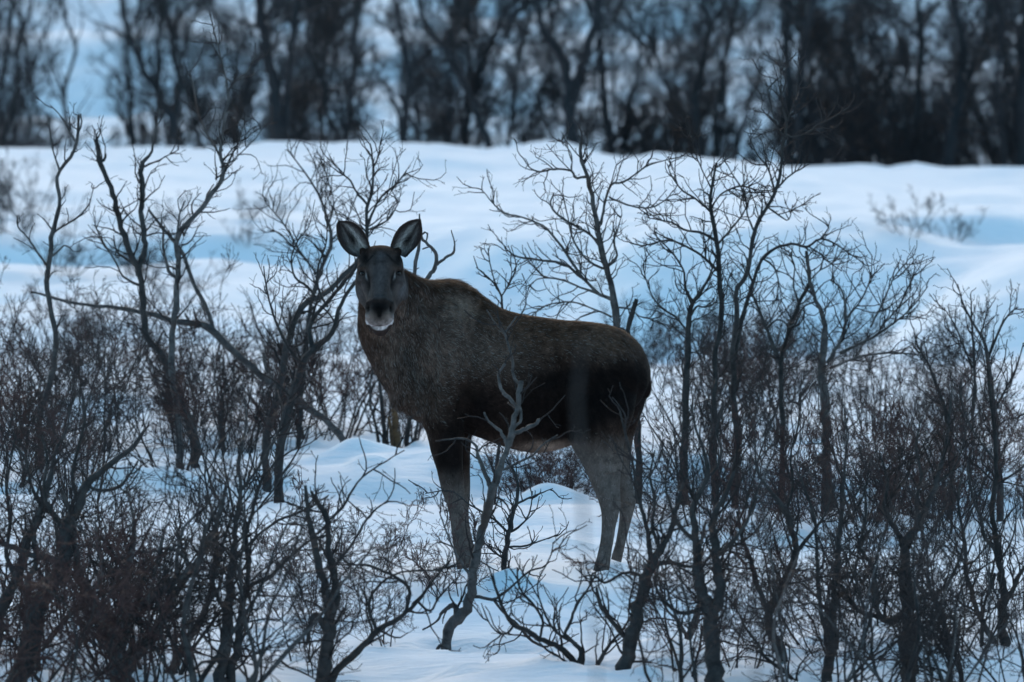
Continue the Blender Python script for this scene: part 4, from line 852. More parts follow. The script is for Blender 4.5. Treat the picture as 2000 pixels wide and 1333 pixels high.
def loft(secs, k=28, caps=True, sub=4, egg=0.0):
    """secs: list of (centre, axis1, axis2) -> closed tube with elliptical sections"""
    A = np.array([np.concatenate(s) for s in secs], float)
    n = (len(secs)-1)*sub+1
    s = np.arange(len(secs)); u = np.linspace(0, len(secs)-1, n)
    kx = np.clip(np.floor(u).astype(int), 0, len(secs)-2); t = (u-kx)[:, None]
    p0 = A[np.maximum(kx-1, 0)]; p1 = A[kx]; p2 = A[kx+1]; p3 = A[np.minimum(kx+2, len(secs)-1)]
    B = 0.5*((2*p1)+(-p0+p2)*t+(2*p0-5*p1+4*p2-p3)*t*t+(-p0+3*p1-3*p2+p3)*t**3)
    th = np.arange(k)*2*math.pi/k
    ca = np.cos(th)[None, :, None]; sa = np.sin(th)[None, :, None]
    w = 1-egg*np.clip(ca, 0, 1)
    V = B[:, None, 0:3]+ca*B[:, None, 3:6]+sa*w*B[:, None, 6:9]
    V = V.reshape(-1, 3)
    i = np.arange(n-1)[:, None]*k; j = np.arange(k)[None, :]; j2 = (j+1) % k
    Q = np.stack([i+j, i+j2, i+k+j2, i+k+j], -1).reshape(-1, 4)
    c0 = len(V); V = np.vstack([V, B[0, :3], B[-1, :3]])
    T = [[(q+1) % k, q, c0] for q in range(k)]+[[(n-1)*k+q, (n-1)*k+(q+1) % k, c0+1] for q in range(k)]
    return V, Q, np.array(T)

def limb(pts, depth=1.0):
    """pts (px, py, half width px, dy); the top end is rounded off"""
    a0, b0, w0, d0 = pts[0]
    pts = [(a0, b0-w0*0.95, w0*0.12, d0), (a0, b0-w0*0.8, w0*0.5, d0), (a0, b0-w0*0.45, w0*0.85, d0)]+list(pts)
    return loft([(PX(a, b, dy), np.array([w*S_, 0, 0]), np.array([0, w*S_*depth, 0])) for a, b, w, dy in pts], sub=4)

def blob(px, py, dy, ax, az, ay, rot=0.0):
    """ellipsoid, half sizes in px (x, z) and metres (y), rotated in the picture plane"""
    c, s = math.cos(rot), math.sin(rot)
    X = np.array([c, 0, -s])*ax*S_; Z = np.array([s, 0, c])*az*S_; Y = np.array([0, ay, 0])
    u = np.linspace(-1, 1, 13)*0.999; ce = PX(px, py, dy)
    secs = [(ce+X*math.sin(q*math.pi/2), Z*max(0.02, math.cos(q*math.pi/2)), Y*max(0.02, math.cos(q*math.pi/2))) for q in u]
    return loft(secs, k=20, sub=1)

def chain(pts, k=24):
    """tube through (px, py, dy, radius px, depth radius m): sections square to the path in the picture plane"""
    C = np.array([PX(a, b, c) for a, b, c, r, q in pts]); T = unit(np.gradient(C, axis=0))
    secs = []
    for i, (a, b, c, r, q) in enumerate(pts):
        n1 = unit(np.array([-T[i][2], 0, T[i][0]])); n2 = unit(np.cross(T[i], n1))
        secs.append((C[i], n1*r*S_, n2*q))
    return loft(secs, k=k)

pieces = []
# barrel: (px, top, bottom, half width m, dy)
torso = [(792, 640, 770, .10, -.16), (815, 580, 808, .17, -.15), (840, 552, 825, .21, -.13), (870, 546, 834, .245, -.11), (905, 552, 845, .26, -.09), (940, 576, 857, .275, -.07),
         (975, 600, 870, .29, -.05), (1010, 612, 880, .30, -.03), (1050, 619, 886, .30, -.01), (1095, 625, 878, .285, .01), (1140, 628, 860, .27, .03),
         (1185, 634, 835, .26, .05), (1220, 647, 812, .235, .07), (1246, 668, 790, .19, .08), (1262, 695, 765, .14, .09), (1270, 722, 745, .06, .10)]
pieces.append(loft([(PX(x, (t+b)/2, dy), np.array([0, 0, (b-t)/2*S_]), np.array([0, -hw, 0])) for x, t, b, hw, dy in torso], k=32, egg=0.22))
# neck, crest and throat
pieces.append(chain([(742, 530, -.42, 40, .11), (752, 570, -.37, 48, .12), (768, 610, -.31, 58, .135), (792, 650, -.25, 66, .15), (825, 685, -.19, 76, .18), (865, 705, -.14, 80, .2)]))
pieces.append(chain([(770, 545, -.36, 26, .07), (798, 566, -.29, 30, .085), (830, 583, -.22, 36, .10), (868, 590, -.16, 42, .12), (910, 605, -.1, 44, .12)]))
pieces.append(chain([(742, 545, -.36, 26, .06), (740, 575, -.39, 36, .08), (739, 605, -.38, 39, .09), (743, 645, -.36, 44, .10), (762, 690, -.30, 44, .12), (790, 735, -.25, 46, .14), (815, 775, -.2, 42, .15), (845, 800, -.16, 34, .14)]))
pieces.append(blob(792, 756, -.23, 30, 50, .14, 0.35))
# shoulder and foreleg near side
pieces.append(blob(872, 700, -.27, 50, 118, .10, -0.10))
pieces.append(blob(862, 790, -.27, 44, 66, .10, 0.1))
pieces.append(limb([(868, 745, 34, -.16), (862, 775, 44, -.22), (866, 815, 42, -.25), (870, 850, 36, -.26), (873, 885, 31, -.26), (878, 915, 26, -.26), (882, 942, 23.5, -.26), (886, 965, 21, -.26), (890, 990, 16.5, -.26),
                    (893, 1015, 14.5, -.255), (896, 1040, 13.5, -.25), (900, 1065, 14, -.25), (905, 1088, 16, -.25), (909, 1115, 16, -.25), (913, 1150, 17, -.25)], 1.0))
pieces.append(limb([(885, 780, 40, .02), (890, 830, 34, .03), (897, 880, 22, .04), (900, 915, 18, .04), (902, 942, 16.5, .04), (904, 970, 14, .04), (905, 1000, 10.5, .04),
                    (908, 1030, 10, .04), (914, 1060, 10, .04), (920, 1085, 11.5, .04), (926, 1110, 12, .04), (930, 1150, 14, .04)], 1.1))
# haunch and hind legs
pieces.append(blob(1186, 746, -.08, 62, 80, .12, 0.2))
pieces.append(blob(1168, 790, -.13, 66, 80, .115, 0.12))
pieces.append(limb([(1188, 745, 48, -.04), (1178, 775, 64, -.08), (1168, 812, 68, -.12), (1164, 845, 60, -.15), (1168, 875, 50, -.15), (1176, 905, 40, -.15), (1181, 935, 31, -.15), (1186, 960, 25, -.15), (1191, 982, 21.5, -.15),
                    (1192, 1003, 17.5, -.15), (1189, 1030, 14, -.15), (1186, 1055, 13, -.15), (1181, 1082, 13.5, -.15), (1176, 1108, 15.5, -.15), (1171, 1130, 16, -.15), (1166, 1165, 18, -.15)], 1.0))
pieces.append(limb([(1222, 740, 44, .16), (1215, 790, 44, .17), (1209, 835, 34, .18), (1208, 870, 27, .18), (1210, 905, 22, .18), (1215, 935, 19, .18), (1222, 962, 18, .18), (1225, 985, 17, .18),
                    (1223, 1008, 13, .18), (1218, 1035, 11, .18), (1212, 1062, 10, .18), (1205, 1090, 11, .18), (1199, 1115, 12, .18), (1192, 1150, 14, .18)], 1.1))
pieces.append(blob(1256, 745, .06, 15, 34, .05, -0.1))   # short tail
pieces.append(blob(1203, 980, -.15, 9, 17, .03, 0.15)); pieces.append(blob(1234, 980, .18, 8, 16, .03, 0.15))
# head, seen from the front, nose down and toward the camera
ax = np.array([0.0, -0.62, -0.78]); nn = np.array([0.0, -0.78, 0.62])   # along the face; out of the face
def hsec(py, hw, hn, dy, cx=743): return (PX(cx, py, dy), np.array([hw*S_, 0, 0]), nn*hn)
pieces.append(loft([hsec(486, 20, .03, -.44), hsec(494, 34, .065, -.46), hsec(508, 42, .095, -.49), hsec(524, 45, .11, -.52), hsec(540, 44, .115, -.56), hsec(556, 38, .112, -.60), hsec(572, 31, .105, -.645),
                    hsec(588, 26.5, .095, -.69), hsec(602, 26, .088, -.73, 742), hsec(616, 27.5, .08, -.765, 742), hsec(628, 27, .068, -.79, 741), hsec(638, 22, .05, -.80, 741), hsec(645, 12, .025, -.80, 741)], k=28))
pieces.append(loft([hsec(510, 40, .08, -.43), hsec(535, 47, .10, -.45), hsec(560, 49, .105, -.48), hsec(580, 45, .10, -.52), hsec(598, 32, .085, -.58), hsec(620, 24, .065, -.65), hsec(640, 18, .05, -.71), hsec(652, 11, .03, -.745)], k=28))
for sx in (-1, 1):
    pieces.append(blob(743+sx*36, 524, -.585, 10, 9, .030))             # brow
    pieces.append(blob(743+sx*37, 548, -.575, 11, 14, .03))              # cheek bone
    pieces.append(blob(742+sx*20, 601, -.775, 9.5, 14, .035))             # nostril wing
    pieces.append(blob(743+sx*31, 496, -.44, 9, 13, .03, sx*0.6))       # ear root
pieces.append(blob(741, 616, -.815, 28, 23, .05))                       # upper lip
pieces.append(blob(742, 594, -.79, 19, 16, .035))
pieces.append(blob(745, 497, -.55, 13, 12, .03))                         # tuft bump
bmv = []; bq = []; bt = []; o = 0
for v, q, t in pieces:
    bmv.append(v); bq.append(q+o); bt.append(t+o); o += len(v)
raw = new_mesh('moose_raw', np.concatenate(bmv), np.concatenate(bq), np.concatenate(bt))
tmp = bpy.data.objects.new('tmp', raw); COL.objects.link(tmp)
md = tmp.modifiers.new('r', 'REMESH'); md.mode = 'VOXEL'; md.voxel_size = 0.0075; md.use_smooth_shade = True
md = tmp.modifiers.new('s', 'SMOOTH'); md.factor = 0.5; md.iterations = 9
dg = bpy.context.evaluated_depsgraph_get()
ev = bpy.data.meshes.new_from_object(tmp.evaluated_get(dg))
bpy.data.objects.remove(tmp)
n = len(ev.vertices); MV = np.empty(n*3, np.float32); ev.vertices.foreach_get('co', MV); MV = MV.reshape(-1, 3).astype(float)
MN = np.empty(n*3, np.float32); ev.vertices.foreach_get('normal', MN); MN = MN.reshape(-1, 3).astype(float)
nl = len(ev.loops); li = np.empty(nl, np.int32); ev.loops.foreach_get('vertex_index', li)
ls = np.empty(len(ev.polygons), np.int32); ev.polygons.foreach_get('loop_start', ls); lt = np.empty(len(ev.polygons), np.int32); ev.polygons.foreach_get('loop_total', lt)
MQ = li.reshape(-1, 4) if (lt == 4).all() else None
assert MQ is not None

def proj(V): return V[:, 0]/V[:, 1]*F+1000, (H-V[:, 2])/V[:, 1]*F+YH
def gau(px, py, cx, cy, rx, ry): return np.exp(-(((px-cx)/rx)**2+((py-cy)/ry)**2))
px, py = proj(MV)
front = sstep(0.1, 0.6, -MN[:, 1])
head = ((MV[:, 1] < D0-0.43) & (py < 660) & (px < 800)).astype(float)
# sockets, nostrils, facial furrows, the lip line, muscles
disp = np.zeros(n)
for sx in (-1, 1):
    ex = 743+sx*39
    disp -= 0.016*gau(px, py, ex-sx*1, 534, 7.5, 6)*head*front
    disp -= 0.010*gau(px, py, 743+sx*27, 543, 6, 13)*head*front
    disp -= 0.018*gau(px, py, 741+sx*24, 602, 4, 8)*head*front
    disp -= 0.012*gau(px, py, 744+sx*28, 500, 6, 9)*head*front
    disp -= 0.010*gau(px, py, 742+sx*32, 588, 7, 20)*head*front
    disp += 0.010*gau(px, py, 743+sx*13, 560, 5, 22)*head*front
    disp -= 0.012*gau(px, py, 743+sx*24, 562, 5, 14)*head*front
    disp += 0.007*gau(px, py, 743+sx*35, 523, 9, 4)*head*front
disp -= 0.010*np.exp(-((py-(641-0.006*(px-741)**2*1.0))/2.6)**2)*(np.abs(px-741) < 24)*head*front
disp -= 0.005*gau(px, py, 741, 634, 2.5, 6)*head*front
near = sstep(0.0, 0.5, -MN[:, 1])*(1-head)
def crease(x0, y0, x1, y1, w, a):
    dx, dy_ = x1-x0, y1-y0; L = math.hypot(dx, dy_); t = np.clip(((px-x0)*dx+(py-y0)*dy_)/L**2, 0, 1)
    dd = np.hypot(px-(x0+t*dx), py-(y0+t*dy_)); return a*np.exp(-(dd/w)**2)*near
disp -= crease(930, 600, 905, 760, 16, .022)      # behind the shoulder
disp -= crease(905, 760, 900, 850, 10, .018)
disp -= crease(800, 640, 835, 800, 13, .016)       # neck to shoulder
disp -= crease(770, 690, 800, 800, 9, .008)
disp += crease(885, 610, 860, 760, 24, .014)
disp -= crease(1105, 720, 1110, 830, 18, .028)     # flank
disp += crease(1150, 660, 1145, 780, 30, .012)
disp -= crease(1225, 760, 1205, 850, 14, .009)
disp += 0.008*noise2(px*0.018, py*0.016, 21)*near + 0.004*noise2(px*0.05, py*0.03, 22)*near
MV = MV+MN*disp[:, None]

# coat colours; facial shading and a cheek rim light are painted in too
def mixc(c, col, w): return c*(1-w[:, None])+np.array(col)[None, :]*w[:, None]
def coat(px, py, y, N):
    c = np.tile(np.array([[0.046, 0.030, 0.024]]), (len(px), 1))
    hd = ((y < D0-0.38-np.clip(py-575, 0, 40)*0.0052) & (py < 664) & (px < 803) & (((px-743)/55)**2+((py-556)/105)**2 < 1)).astype(float)
    nb = 1-hd
    c = mixc(c, (0.110, 0.084, 0.072), 0.85*np.clip(gau(px, py, 850, 660, 70, 75)+gau(px, py, 790, 720, 60, 90), 0, 1)*nb)
    c = mixc(c, (0.19, 0.155, 0.13), 0.9*gau(px, py, 905, 600, 34, 26)*nb)
    c = mixc(c, (0.100, 0.074, 0.062), 0.8*np.clip(gau(px, py, 960, 680, 90, 60)+gau(px, py, 1180, 670, 70, 32), 0, 1)*nb)
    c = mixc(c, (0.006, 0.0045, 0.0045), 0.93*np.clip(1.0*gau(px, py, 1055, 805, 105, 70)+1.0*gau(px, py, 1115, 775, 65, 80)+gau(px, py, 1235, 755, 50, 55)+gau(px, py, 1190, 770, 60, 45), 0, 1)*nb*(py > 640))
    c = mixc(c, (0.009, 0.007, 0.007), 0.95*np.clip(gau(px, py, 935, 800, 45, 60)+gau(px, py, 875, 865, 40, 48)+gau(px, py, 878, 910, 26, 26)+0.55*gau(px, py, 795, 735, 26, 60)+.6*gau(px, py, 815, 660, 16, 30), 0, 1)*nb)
    c = mixc(c, (0.018, 0.013, 0.011), 0.75*np.clip(gau(px, py, 925, 572, 30, 9)+gau(px, py, 955, 590, 34, 11), 0, 1)*nb)
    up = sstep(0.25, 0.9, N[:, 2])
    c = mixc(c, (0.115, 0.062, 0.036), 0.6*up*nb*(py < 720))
    c = mixc(c, (0.26, 0.20, 0.165), 0.95*gau(px, py, 1075, 874, 48, 13)*nb*sstep(855, 868, py))
    leg = nb*sstep(905, 975, py)*(px < 1000)+nb*sstep(835, 910, py)*(px >= 1120)
    c = mixc(c, (0.125, 0.110, 0.102), 0.85*np.clip(leg, 0, 1))
    c = mixc(c, (0.15, 0.125, 0.11), 0.45*np.clip(leg, 0, 1)*gau(px, py, 1215, 850, 26, 45))
    # lower left neck, warmer
    c = mixc(c, (0.090, 0.055, 0.040), 0.5*gau(px, py, 705, 640, 16, 50)*nb)
    # head
    c = mixc(c, (0.040, 0.033, 0.031), hd)
    ad = np.abs(px-743)
    c = mixc(c, (0.040, 0.026, 0.021), 0.9*hd*(1-sstep(488, 500, py)))                       # brown crown
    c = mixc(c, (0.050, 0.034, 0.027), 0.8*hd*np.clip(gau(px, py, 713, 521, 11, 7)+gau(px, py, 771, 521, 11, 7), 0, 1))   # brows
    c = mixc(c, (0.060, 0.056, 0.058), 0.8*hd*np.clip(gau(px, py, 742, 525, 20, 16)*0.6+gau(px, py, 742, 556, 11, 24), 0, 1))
    c = mixc(c, (0.095, 0.092, 0.098), 0.85*hd*gau(px, py, 786, 566, 9, 22))  # rim light on the right cheek, painted into the fur colour
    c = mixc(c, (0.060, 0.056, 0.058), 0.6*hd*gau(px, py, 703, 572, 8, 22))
    c = mixc(c, (0.006, 0.005, 0.005), 0.97*hd*np.clip(gau(px, py, 712, 502, 8, 15)+gau(px, py, 779, 504, 8, 15), 0, 1))   # ear roots
    c = mixc(c, (0.007, 0.006, 0.006), 0.9*hd*np.exp(-((py-(494+0.9*(ad-9)))/3.2)**2)*sstep(8, 12, ad)*(1-sstep(26, 31, ad)))  # shading of the forehead furrows, painted as dark lines
    c = mixc(c, (0.052, 0.050, 0.054), 0.8*hd*gau(px, py, 744, 499, 9, 9))
    c = mixc(c, (0.007, 0.006, 0.006), 0.6*hd*gau(px, py, 744, 511, 8, 2.5))
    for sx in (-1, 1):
        c = mixc(c, (0.006, 0.005, 0.005), 0.95*hd*np.clip(gau(px, py, 743+sx*27, 541, 6.5, 13)+0.8*gau(px, py, 743+sx*24, 560, 5, 13), 0, 1))  # painted shadow at the inner eye corners and down beside the nose
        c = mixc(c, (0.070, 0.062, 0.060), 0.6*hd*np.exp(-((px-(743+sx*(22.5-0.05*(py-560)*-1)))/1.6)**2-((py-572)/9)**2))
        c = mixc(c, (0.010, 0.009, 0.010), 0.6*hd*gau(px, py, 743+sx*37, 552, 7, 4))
    mz = hd*(ad < 32)
    q = py+0.020*(px-741)**2
    c = mixc(c, (0.018, 0.014, 0.013), 0.95*mz*sstep(580, 587, py-0.008*(px-741)**2)*(1-sstep(606, 618, q)))
    c = mixc(c, (0.085, 0.068, 0.062), 0.9*mz*sstep(604, 622, q)*(1-sstep(640, 644, q)))
    c = mixc(c, (0.15, 0.115, 0.10), 0.7*mz*np.clip(gau(px, py, 721, 622, 6, 9)+gau(px, py, 761, 620, 6, 9), 0, 1)*(1-sstep(640, 644, q)))
    c = mixc(c, (0.27, 0.25, 0.25), 0.75*mz*sstep(622, 640, q)*(1-sstep(641, 645, q))*np.clip(0.65+0.6*noise2(px*0.25, py*0.3, 66), 0, 1))
    c = mixc(c, (0.004, 0.0035, 0.0035), 0.97*mz*np.clip(gau(px, py, 741, 602, 15, 13)+gau(px, py, 741, 616, 5, 9), 0, 1))
    c = mixc(c, (0.52, 0.51, 0.53), 0.92*mz*sstep(639, 642.5, q)*(1-sstep(644.5, 647, q))*np.clip(0.7+0.6*noise2(px*0.3, py*0.3, 61), 0, 1))
    c = mixc(c, (0.015, 0.012, 0.012), 0.95*mz*gau(px, py, 741, 638.5, 5, 3.2))
    c = mixc(c, (0.022, 0.016, 0.015), 0.95*hd*sstep(646, 649, q)*(py > 622))
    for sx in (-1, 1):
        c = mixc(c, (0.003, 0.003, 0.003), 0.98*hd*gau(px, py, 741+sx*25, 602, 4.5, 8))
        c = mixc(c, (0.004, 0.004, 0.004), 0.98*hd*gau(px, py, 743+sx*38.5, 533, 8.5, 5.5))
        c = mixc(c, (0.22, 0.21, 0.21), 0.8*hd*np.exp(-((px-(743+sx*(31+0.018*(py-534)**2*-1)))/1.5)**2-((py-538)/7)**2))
    return np.clip(c, 0.003, 1)
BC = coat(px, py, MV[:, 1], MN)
BC *= (1+0.25*noise2(px*0.12, py*0.07, 31)+0.2*noise2(px*0.5, py*0.3, 32))[:, None]
_h = ((MV[:, 1] < D0-0.40) & (py < 655) & (((px-743)/55)**2+((py-556)/105)**2 < 1)).astype(float)[:, None]
_lg = sstep(930, 990, py)[:, None]*(px < 1000)[:, None]+sstep(850, 930, py)[:, None]*(px > 1120)[:, None]
BC *= (np.array([0.94, 0.81, 0.76])*np.array([0.82, 0.86, 0.88])*(1-_lg)+np.array([0.84, 0.80, 0.79])*_lg)*(1-_h)+np.array([1.25, 1.12, 1.07])*_h
BC = np.clip(BC, 0.003, 1)

def mat_fur(name, rough=0.75, coatn=False):
    m, nn_, b = mat_new(name)
    b.inputs['Roughness'].default_value = rough; b.inputs['Specular IOR Level'].default_value = 0.03
    at_ = nn_.nodes.new('ShaderNodeAttribute'); at_.attribute_name = 'Col'
    nn_.links.new(at_.outputs['Color'], b.inputs['Base Color'])
    return m
M_FUR = mat_fur('moose_hide'); M_COAT = mat_fur('moose_coat', 0.6)
M_EYE, _n, _b = mat_new('moose_eye'); _b.inputs['Base Color'].default_value = (0.006, 0.005, 0.005, 1); _b.inputs['Roughness'].default_value = 0.10; _b.inputs['Specular IOR Level'].default_value = 0.14

# ears: cupped leaves with a dark rim and pale inner fur
def ear(rows, tipdy, side):
    """rows: (left px, right px, py) from base to tip"""
    nu, V, Ccol = 17, [], []
    rows = resample(np.array(rows, float), 26)
    m = len(rows)
    for thick in (0, 1):
        for i in range(m):
            l, ly, r, ry = rows[i]; v = i/(m-1)
            for j in range(nu):
                u = j/(nu-1)*2-1
                X = l+(r-l)*(u+1)/2; Y = ly+(ry-ly)*(u+1)/2
                wid = math.hypot(r-l, ry-ly)*S_
                X += (X-(l+r)/2)*0.14; Y += (Y-(ly+ry)/2)*0.14
                cup = (1-u*u)*min(0.055, wid*0.75)*(1-0.55*v)
                dy = -0.475-tipdy*v+cup+thick*0.009*(1-abs(u)**6)*(1 if v < 0.97 else 0.2)
                V.append(PX(X, Y, dy))
                e = abs(u); s_in = -side*u        # s_in: toward the head
                pale = math.exp(-((s_in-0.42+0.25*v)/0.24)**2)*(1-max(0, v-0.62)/0.38)*0.95+0.75*math.exp(-((v-0.13)/0.14)**2-((s_in+0.1)/0.6)**2)+0.40*math.exp(-((s_in+0.45)/0.13)**2-((v-0.45)/0.3)**2)+0.25*math.exp(-((s_in-0.05)/0.1)**2-((v-0.75)/0.15)**2)
                pale *= 0.72+0.28*math.sin(u*31+v*13+2*math.sin(v*17))
                hollow = math.exp(-(((s_in+0.02)/0.22)**2+((v-0.38)/0.15)**2))+0.6*math.exp(-(((s_in+0.35)/0.12)**2+((v-0.2)/0.1)**2))
                c = np.array([0.038, 0.030, 0.030])+np.array([0.42, 0.41, 0.40])*max(0, pale)
                c = c*(1-min(1, hollow)*0.95)+np.array([0.006, 0.005, 0.005])*min(1, hollow)
                ed = float(sstep(0.80, 0.94, np.array([e]))[0])
                c = c*(1-ed)+np.array([0.030, 0.022, 0.020])*ed
                if thick: c = np.array([0.055, 0.040, 0.034])
                Ccol.append(c)
    V = np.array(V); idx = np.arange(m*nu*2).reshape(2, m, nu)
    q = []
    for s_ in (0, 1):
        a = idx[s_]; f = np.stack([a[:-1, :-1], a[:-1, 1:], a[1:, 1:], a[1:, :-1]], -1).reshape(-1, 4)
        q.append(f if s_ else f[:, ::-1])
    a, b = idx[0], idx[1]
    for e0, e1 in ((a[:, 0], b[:, 0]), (b[:, -1], a[:, -1]), (b[0], a[0]), (a[-1], b[-1])):
        q.append(np.stack([e0[:-1], e0[1:], e1[1:], e1[:-1]], -1))
    return V, np.concatenate(q), np.array(Ccol)
EL = [(698, 502, 722, 492), (692, 498, 719, 480), (683, 493, 716, 472), (674, 484, 713, 465), (668, 474, 707, 455), (663, 463, 700, 446), (661, 452, 691, 439), (660, 443, 681, 434), (660, 437, 671, 433), (661.5, 434, 664, 433)]
ER = [(764, 492, 790, 503), (766, 482, 797, 494), (769, 473, 805, 486), (773, 463, 812, 478), (779, 453, 818, 468), (786, 444, 820.5, 458), (795, 437, 821.5, 448), (805, 432, 821.5, 440), (813, 430, 821, 434), (818, 429.5, 820.5, 431)]
parts_v = [MV]; parts_q = [MQ]; parts_c = [BC]; off = len(MV)
ears = []
for rows, sd in ((EL, -1), (ER, 1)):
    v, q, c = ear(rows, 0.03, sd); ears.append((v, q, c))
    parts_v.append(v); parts_q.append(q+off); parts_c.append(c); off += len(v)
base = PX(1040, 1110, 0.0); base[2] = gz(base[0], base[1])
moose = empty('moose', base)
tag(moose, 'dark brown antlerless moose standing side on in the snow, its face turned toward us', 'moose')
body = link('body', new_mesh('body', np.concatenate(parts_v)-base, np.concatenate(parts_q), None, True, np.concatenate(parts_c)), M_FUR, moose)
# eyes set in the sockets
import bmesh
for sx in (-1, 1):
    d2 = (px-(743+sx*38.5))**2+(py-534)**2+((MN[:, 1] > -0.1)*1e4)+((MV[:, 1] > D0-0.4)*1e4)
    i = int(np.argmin(d2)); pos = MV[i]-MN[i]*0.006
    bm_ = bmesh.new(); bmesh.ops.create_uvsphere(bm_, u_segments=20, v_segments=14, radius=0.0185)
    em = bpy.data.meshes.new('eye'); bm_.to_mesh(em); bm_.free(); em.polygons.foreach_set('use_smooth', np.ones(len(em.polygons), dtype=bool))
    link('eye', em, M_EYE, moose, pos-base)

# fur: short tapered hairs combed back and down
gf = np.random.default_rng(5)
A = MV[MQ[:, 0]]; B_ = MV[MQ[:, 1]]; C_ = MV[MQ[:, 2]]; D_ = MV[MQ[:, 3]]
area = 0.5*np.linalg.norm(np.cross(C_-A, D_-B_), axis=1)
fc = (A+B_+C_+D_)/4; fpx, fpy = proj(fc); fn = unit(np.cross(C_-A, D_-B_))
if (fn*MN[MQ[:, 0]]).sum(1).mean() < 0: fn = -fn
hdm = ((fc[:, 1] < D0-0.38-np.clip(fpy-575, 0, 40)*0.0052) & (fpy < 664) & (((fpx-743)/55)**2+((fpy-556)/105)**2 < 1))
wgt = area*np.where(hdm, 3.0, 1.0)*np.where(fn[:, 1] > 0.45, 0.25, 1.0)
NH = 220000
fi = gf.choice(len(MQ), NH, p=wgt/wgt.sum())
r1 = gf.uniform(size=(NH, 1)); r2 = gf.uniform(size=(NH, 1))
pt = (A[fi]*(1-r1)+B_[fi]*r1)*(1-r2)+(D_[fi]*(1-r1)+C_[fi]*r1)*r2
nm = fn[fi]; hx, hy = proj(pt); hh = hdm[fi]
col = np.stack([np.bincount(np.zeros(1, int))*0.0]*3, -1) if False else BC[MQ[fi, 0]]
flow = np.tile(np.array([[0.85, 0.10, -0.45]]), (NH, 1))
lg = (hy > 850)
flow[lg] = [0.12, 0, -1.0]
nk = (hx < 860) & ~hh & ~lg
flow[nk] = [0.35, 0.2, -0.9]
flow[hh] = [0, 0.25, 0.6]
hl = hh & (hy < 500)
flow[hh & (hy > 500)] = np.array([0.0, -0.5, -0.7])
rump = (hx > 1150) & ~lg; flow[rump] = [0.55, 0.1, -0.8]
swirl = noise2(hx*0.02, hy*0.02, 41)*0.7
flow = flow+np.stack([swirl*0.5, 0*swirl, swirl*0.5], 1)+gf.normal(size=(NH, 3))*0.16
flow -= (flow*nm).sum(1, keepdims=True)*nm; flow = unit(flow)
lift = np.where(hh, 0.22, np.where(lg, 0.2, 0.26))[:, None]*gf.uniform(0.6, 1.5, (NH, 1))
dirn = unit(flow+nm*lift)
ln = np.where(hh, 0.011, np.where(lg, 0.018, np.where(nk, 0.028, 0.021)))*gf.uniform(0.6, 1.3, NH)
ln = np.where(hh & (hy < 515), 0.016*gf.uniform(0.6, 1.3, NH), ln)
ln = np.where((hh) & (hy > 575), 0.004, ln)
dors = sstep(0.35, 0.9, nm[:, 2])*(hx < 1230)*(~hh)*(hy < 720)
ln = ln*(1+0.9*dors*(hx < 960)+0.25*dors)
guard = gf.uniform(size=NH) < 0.05
ln = np.where(guard & ~hh, ln*1.7, ln)
wd = np.where(hh, 0.0012, 0.0015)*gf.uniform(0.7, 1.2, NH)
side = unit(np.cross(dirn, nm)+gf.normal(size=(NH, 3))*0.25)
p0 = pt-nm*0.002
mid = p0+dirn*(ln*0.55)[:, None]
tip = p0+unit(dirn-nm*0.10)*ln[:, None]
from mathutils.kdtree import KDTree
ci = gf.choice(NH, 11000, replace=False); kd = KDTree(len(ci))
for q_, c_ in enumerate(ci): kd.insert(tip[c_], q_)
kd.balance()
near_c = np.array([kd.find(v_)[1] for v_ in tip])
pull = np.where(hh, 0.1, 0.55)[:, None]*gf.uniform(0.5, 1.0, (NH, 1))
tip = tip+(tip[ci][near_c]-tip)*pull
clump_v = gf.uniform(0.55, 1.5, len(ci))[near_c][:, None]
w_ = (wd*0.5)[:, None]
HV = np.stack([p0-side*w_, p0+side*w_, mid-side*w_*0.8, mid+side*w_*0.8, tip], 1).reshape(-1, 3)
ib = np.arange(NH)*5
HQ = np.stack([ib, ib+1, ib+3, ib+2], 1); HT = np.stack([ib+2, ib+3, ib+4], 1)
vary = gf.uniform(0.25, 1.8, (NH, 1))*(1+0.45*noise2((hx*0.5+hy*0.5)*0.35, (hx-hy)*0.10, 51)+0.25*noise2(hx*0.05, hy*0.05, 52))[:, None]; grey = gf.uniform(size=(NH, 1)) < 0.10
hc = col*vary*np.where(hh[:, None], 1.0, clump_v); griz = (gf.uniform(size=NH) < 0.03+0.15*(gau(hx, hy, 840, 680, 90, 110)+0.6*gau(hx, hy, 960, 690, 80, 60)+0.5*gau(hx, hy, 1180, 680, 80, 40)))[:, None] & ~hh[:, None] & (col.mean(1, keepdims=True) > 0.018)
hc = np.where(griz, np.array([0.165, 0.150, 0.142])*gf.uniform(0.7, 1.4, (NH, 1)), hc)
HC = np.repeat(hc, 5, axis=0); HC[4::5] *= 1.35; HC = np.clip(HC, 0.003, 1)
EV = []; EC = []
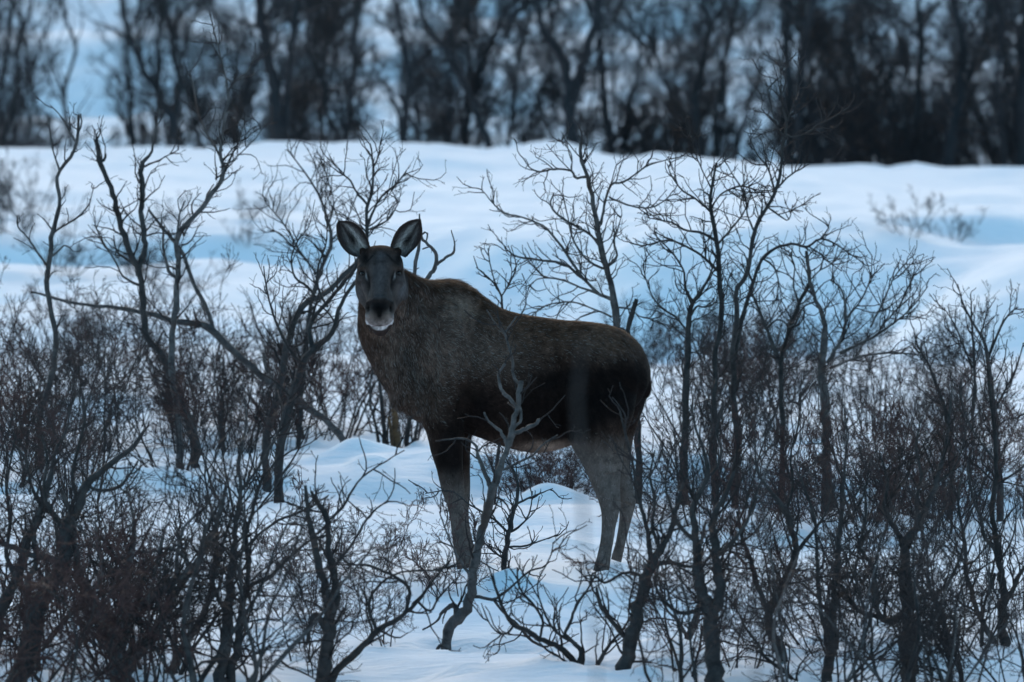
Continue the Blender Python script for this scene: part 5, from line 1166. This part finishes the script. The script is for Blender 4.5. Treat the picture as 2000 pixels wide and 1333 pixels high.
for (v, q, cc), sgn in zip(ears, (-1, 1)):
    m_ = 26; nu_ = 17
    G = v[:m_*nu_].reshape(m_, nu_, 3); K = cc[:m_*nu_].reshape(m_, nu_, 3)
    for _k in range(4200):
        rim = gf.uniform() < 0.45
        i_ = int(gf.integers(1, m_-1)); j_ = (0 if gf.uniform() < .5 else nu_-1) if rim else int(gf.integers(1, nu_-1))
        p_ = G[i_, j_]+(G[min(i_+1, m_-1), j_]-G[i_, j_])*gf.uniform()
        if not rim: p_ = p_+(G[i_, min(j_+1, nu_-1)]-G[i_, j_])*gf.uniform()
        along = unit(G[min(i_+1, m_-1), j_]-G[i_-1, j_]); outw = unit(G[i_, nu_-1]-G[i_, 0])*(1 if j_ > nu_//2 else -1)
        d_ = unit(along*0.8+outw*(0.7 if rim else -0.15)+np.array([0, -0.35, 0])+gf.normal(size=3)*0.25)
        L_ = (0.007 if rim else 0.016)*gf.uniform(0.5, 1.3); s_ = unit(np.cross(d_, np.array([0, 1.0, 0])))*0.0007
        EV += [p_-s_, p_+s_, p_+d_*L_*0.6+s_*0.8, p_+d_*L_*0.6-s_*0.8, p_+d_*L_]
        k_ = (K[i_, j_]*gf.uniform(0.5, 1.7) if not rim else np.array([0.07, 0.05, 0.042])*gf.uniform(0.5, 1.6)); EC += [k_]*5
EV = np.array(EV); EC = np.array(EC); ne = len(EV)//5; ie = np.arange(ne)*5+len(HV)
HQ = np.concatenate([HQ, np.stack([ie, ie+1, ie+2, ie+3], 1)]); HT = np.concatenate([HT, np.stack([ie+3, ie+2, ie+4], 1)])
HV = np.concatenate([HV, EV]); HC = np.concatenate([HC, np.clip(EC, 0.003, 1)])
link('coat', new_mesh('coat', HV-base, HQ, HT, False, HC), M_COAT, moose)
for (a_, dd_) in ((908, D0-.25), (926, D0+.04), (1174, D0-.15), (1198, D0+.18)):
    WELLS.append(((a_-1000)/F*dd_, dd_, 0.075, 0.075))

# ------------------------------------------------------------------ the snow sheet itself, with its hollows round stems and legs
gx, gy = np.meshgrid(XS, YS)
# widen with distance so the mesh stays dense in the view
gx = gx*np.where(np.abs(gx) <= 12.01, 0.36+0.64*np.clip((gy-25)/75, 0, 1), 1.0)
gzv = ground(gx, gy)
for (wx, wy, wr, wh) in WELLS:
    i0, i1 = np.searchsorted(YS, [wy-4*wr, wy+4*wr])
    sub = np.s_[max(i0, 0):i1+1]
    rr2 = ((gx[sub]-wx)**2+(gy[sub]-wy)**2)/(wr*wr)
    gzv[sub] += -wh*np.exp(-rr2)+wh*0.35*np.exp(-(np.sqrt(rr2)-2.0)**2*2.5)*(0.6+0.8*noise2(gx[sub]*9, gy[sub]*9, 77))
V = np.stack([gx.ravel(), gy.ravel(), gzv.ravel()], 1)
ny, nx = gx.shape
idx = np.arange(ny*nx).reshape(ny, nx)
Q = np.stack([idx[:-1, :-1].ravel(), idx[:-1, 1:].ravel(), idx[1:, 1:].ravel(), idx[1:, :-1].ravel()], 1)
snow = link('snow_ground', new_mesh('snow_ground', V, Q), M_SNOW)
tag(snow, 'wind smoothed snow covering the ground, its banks and the far slope', None, None, 'structure')
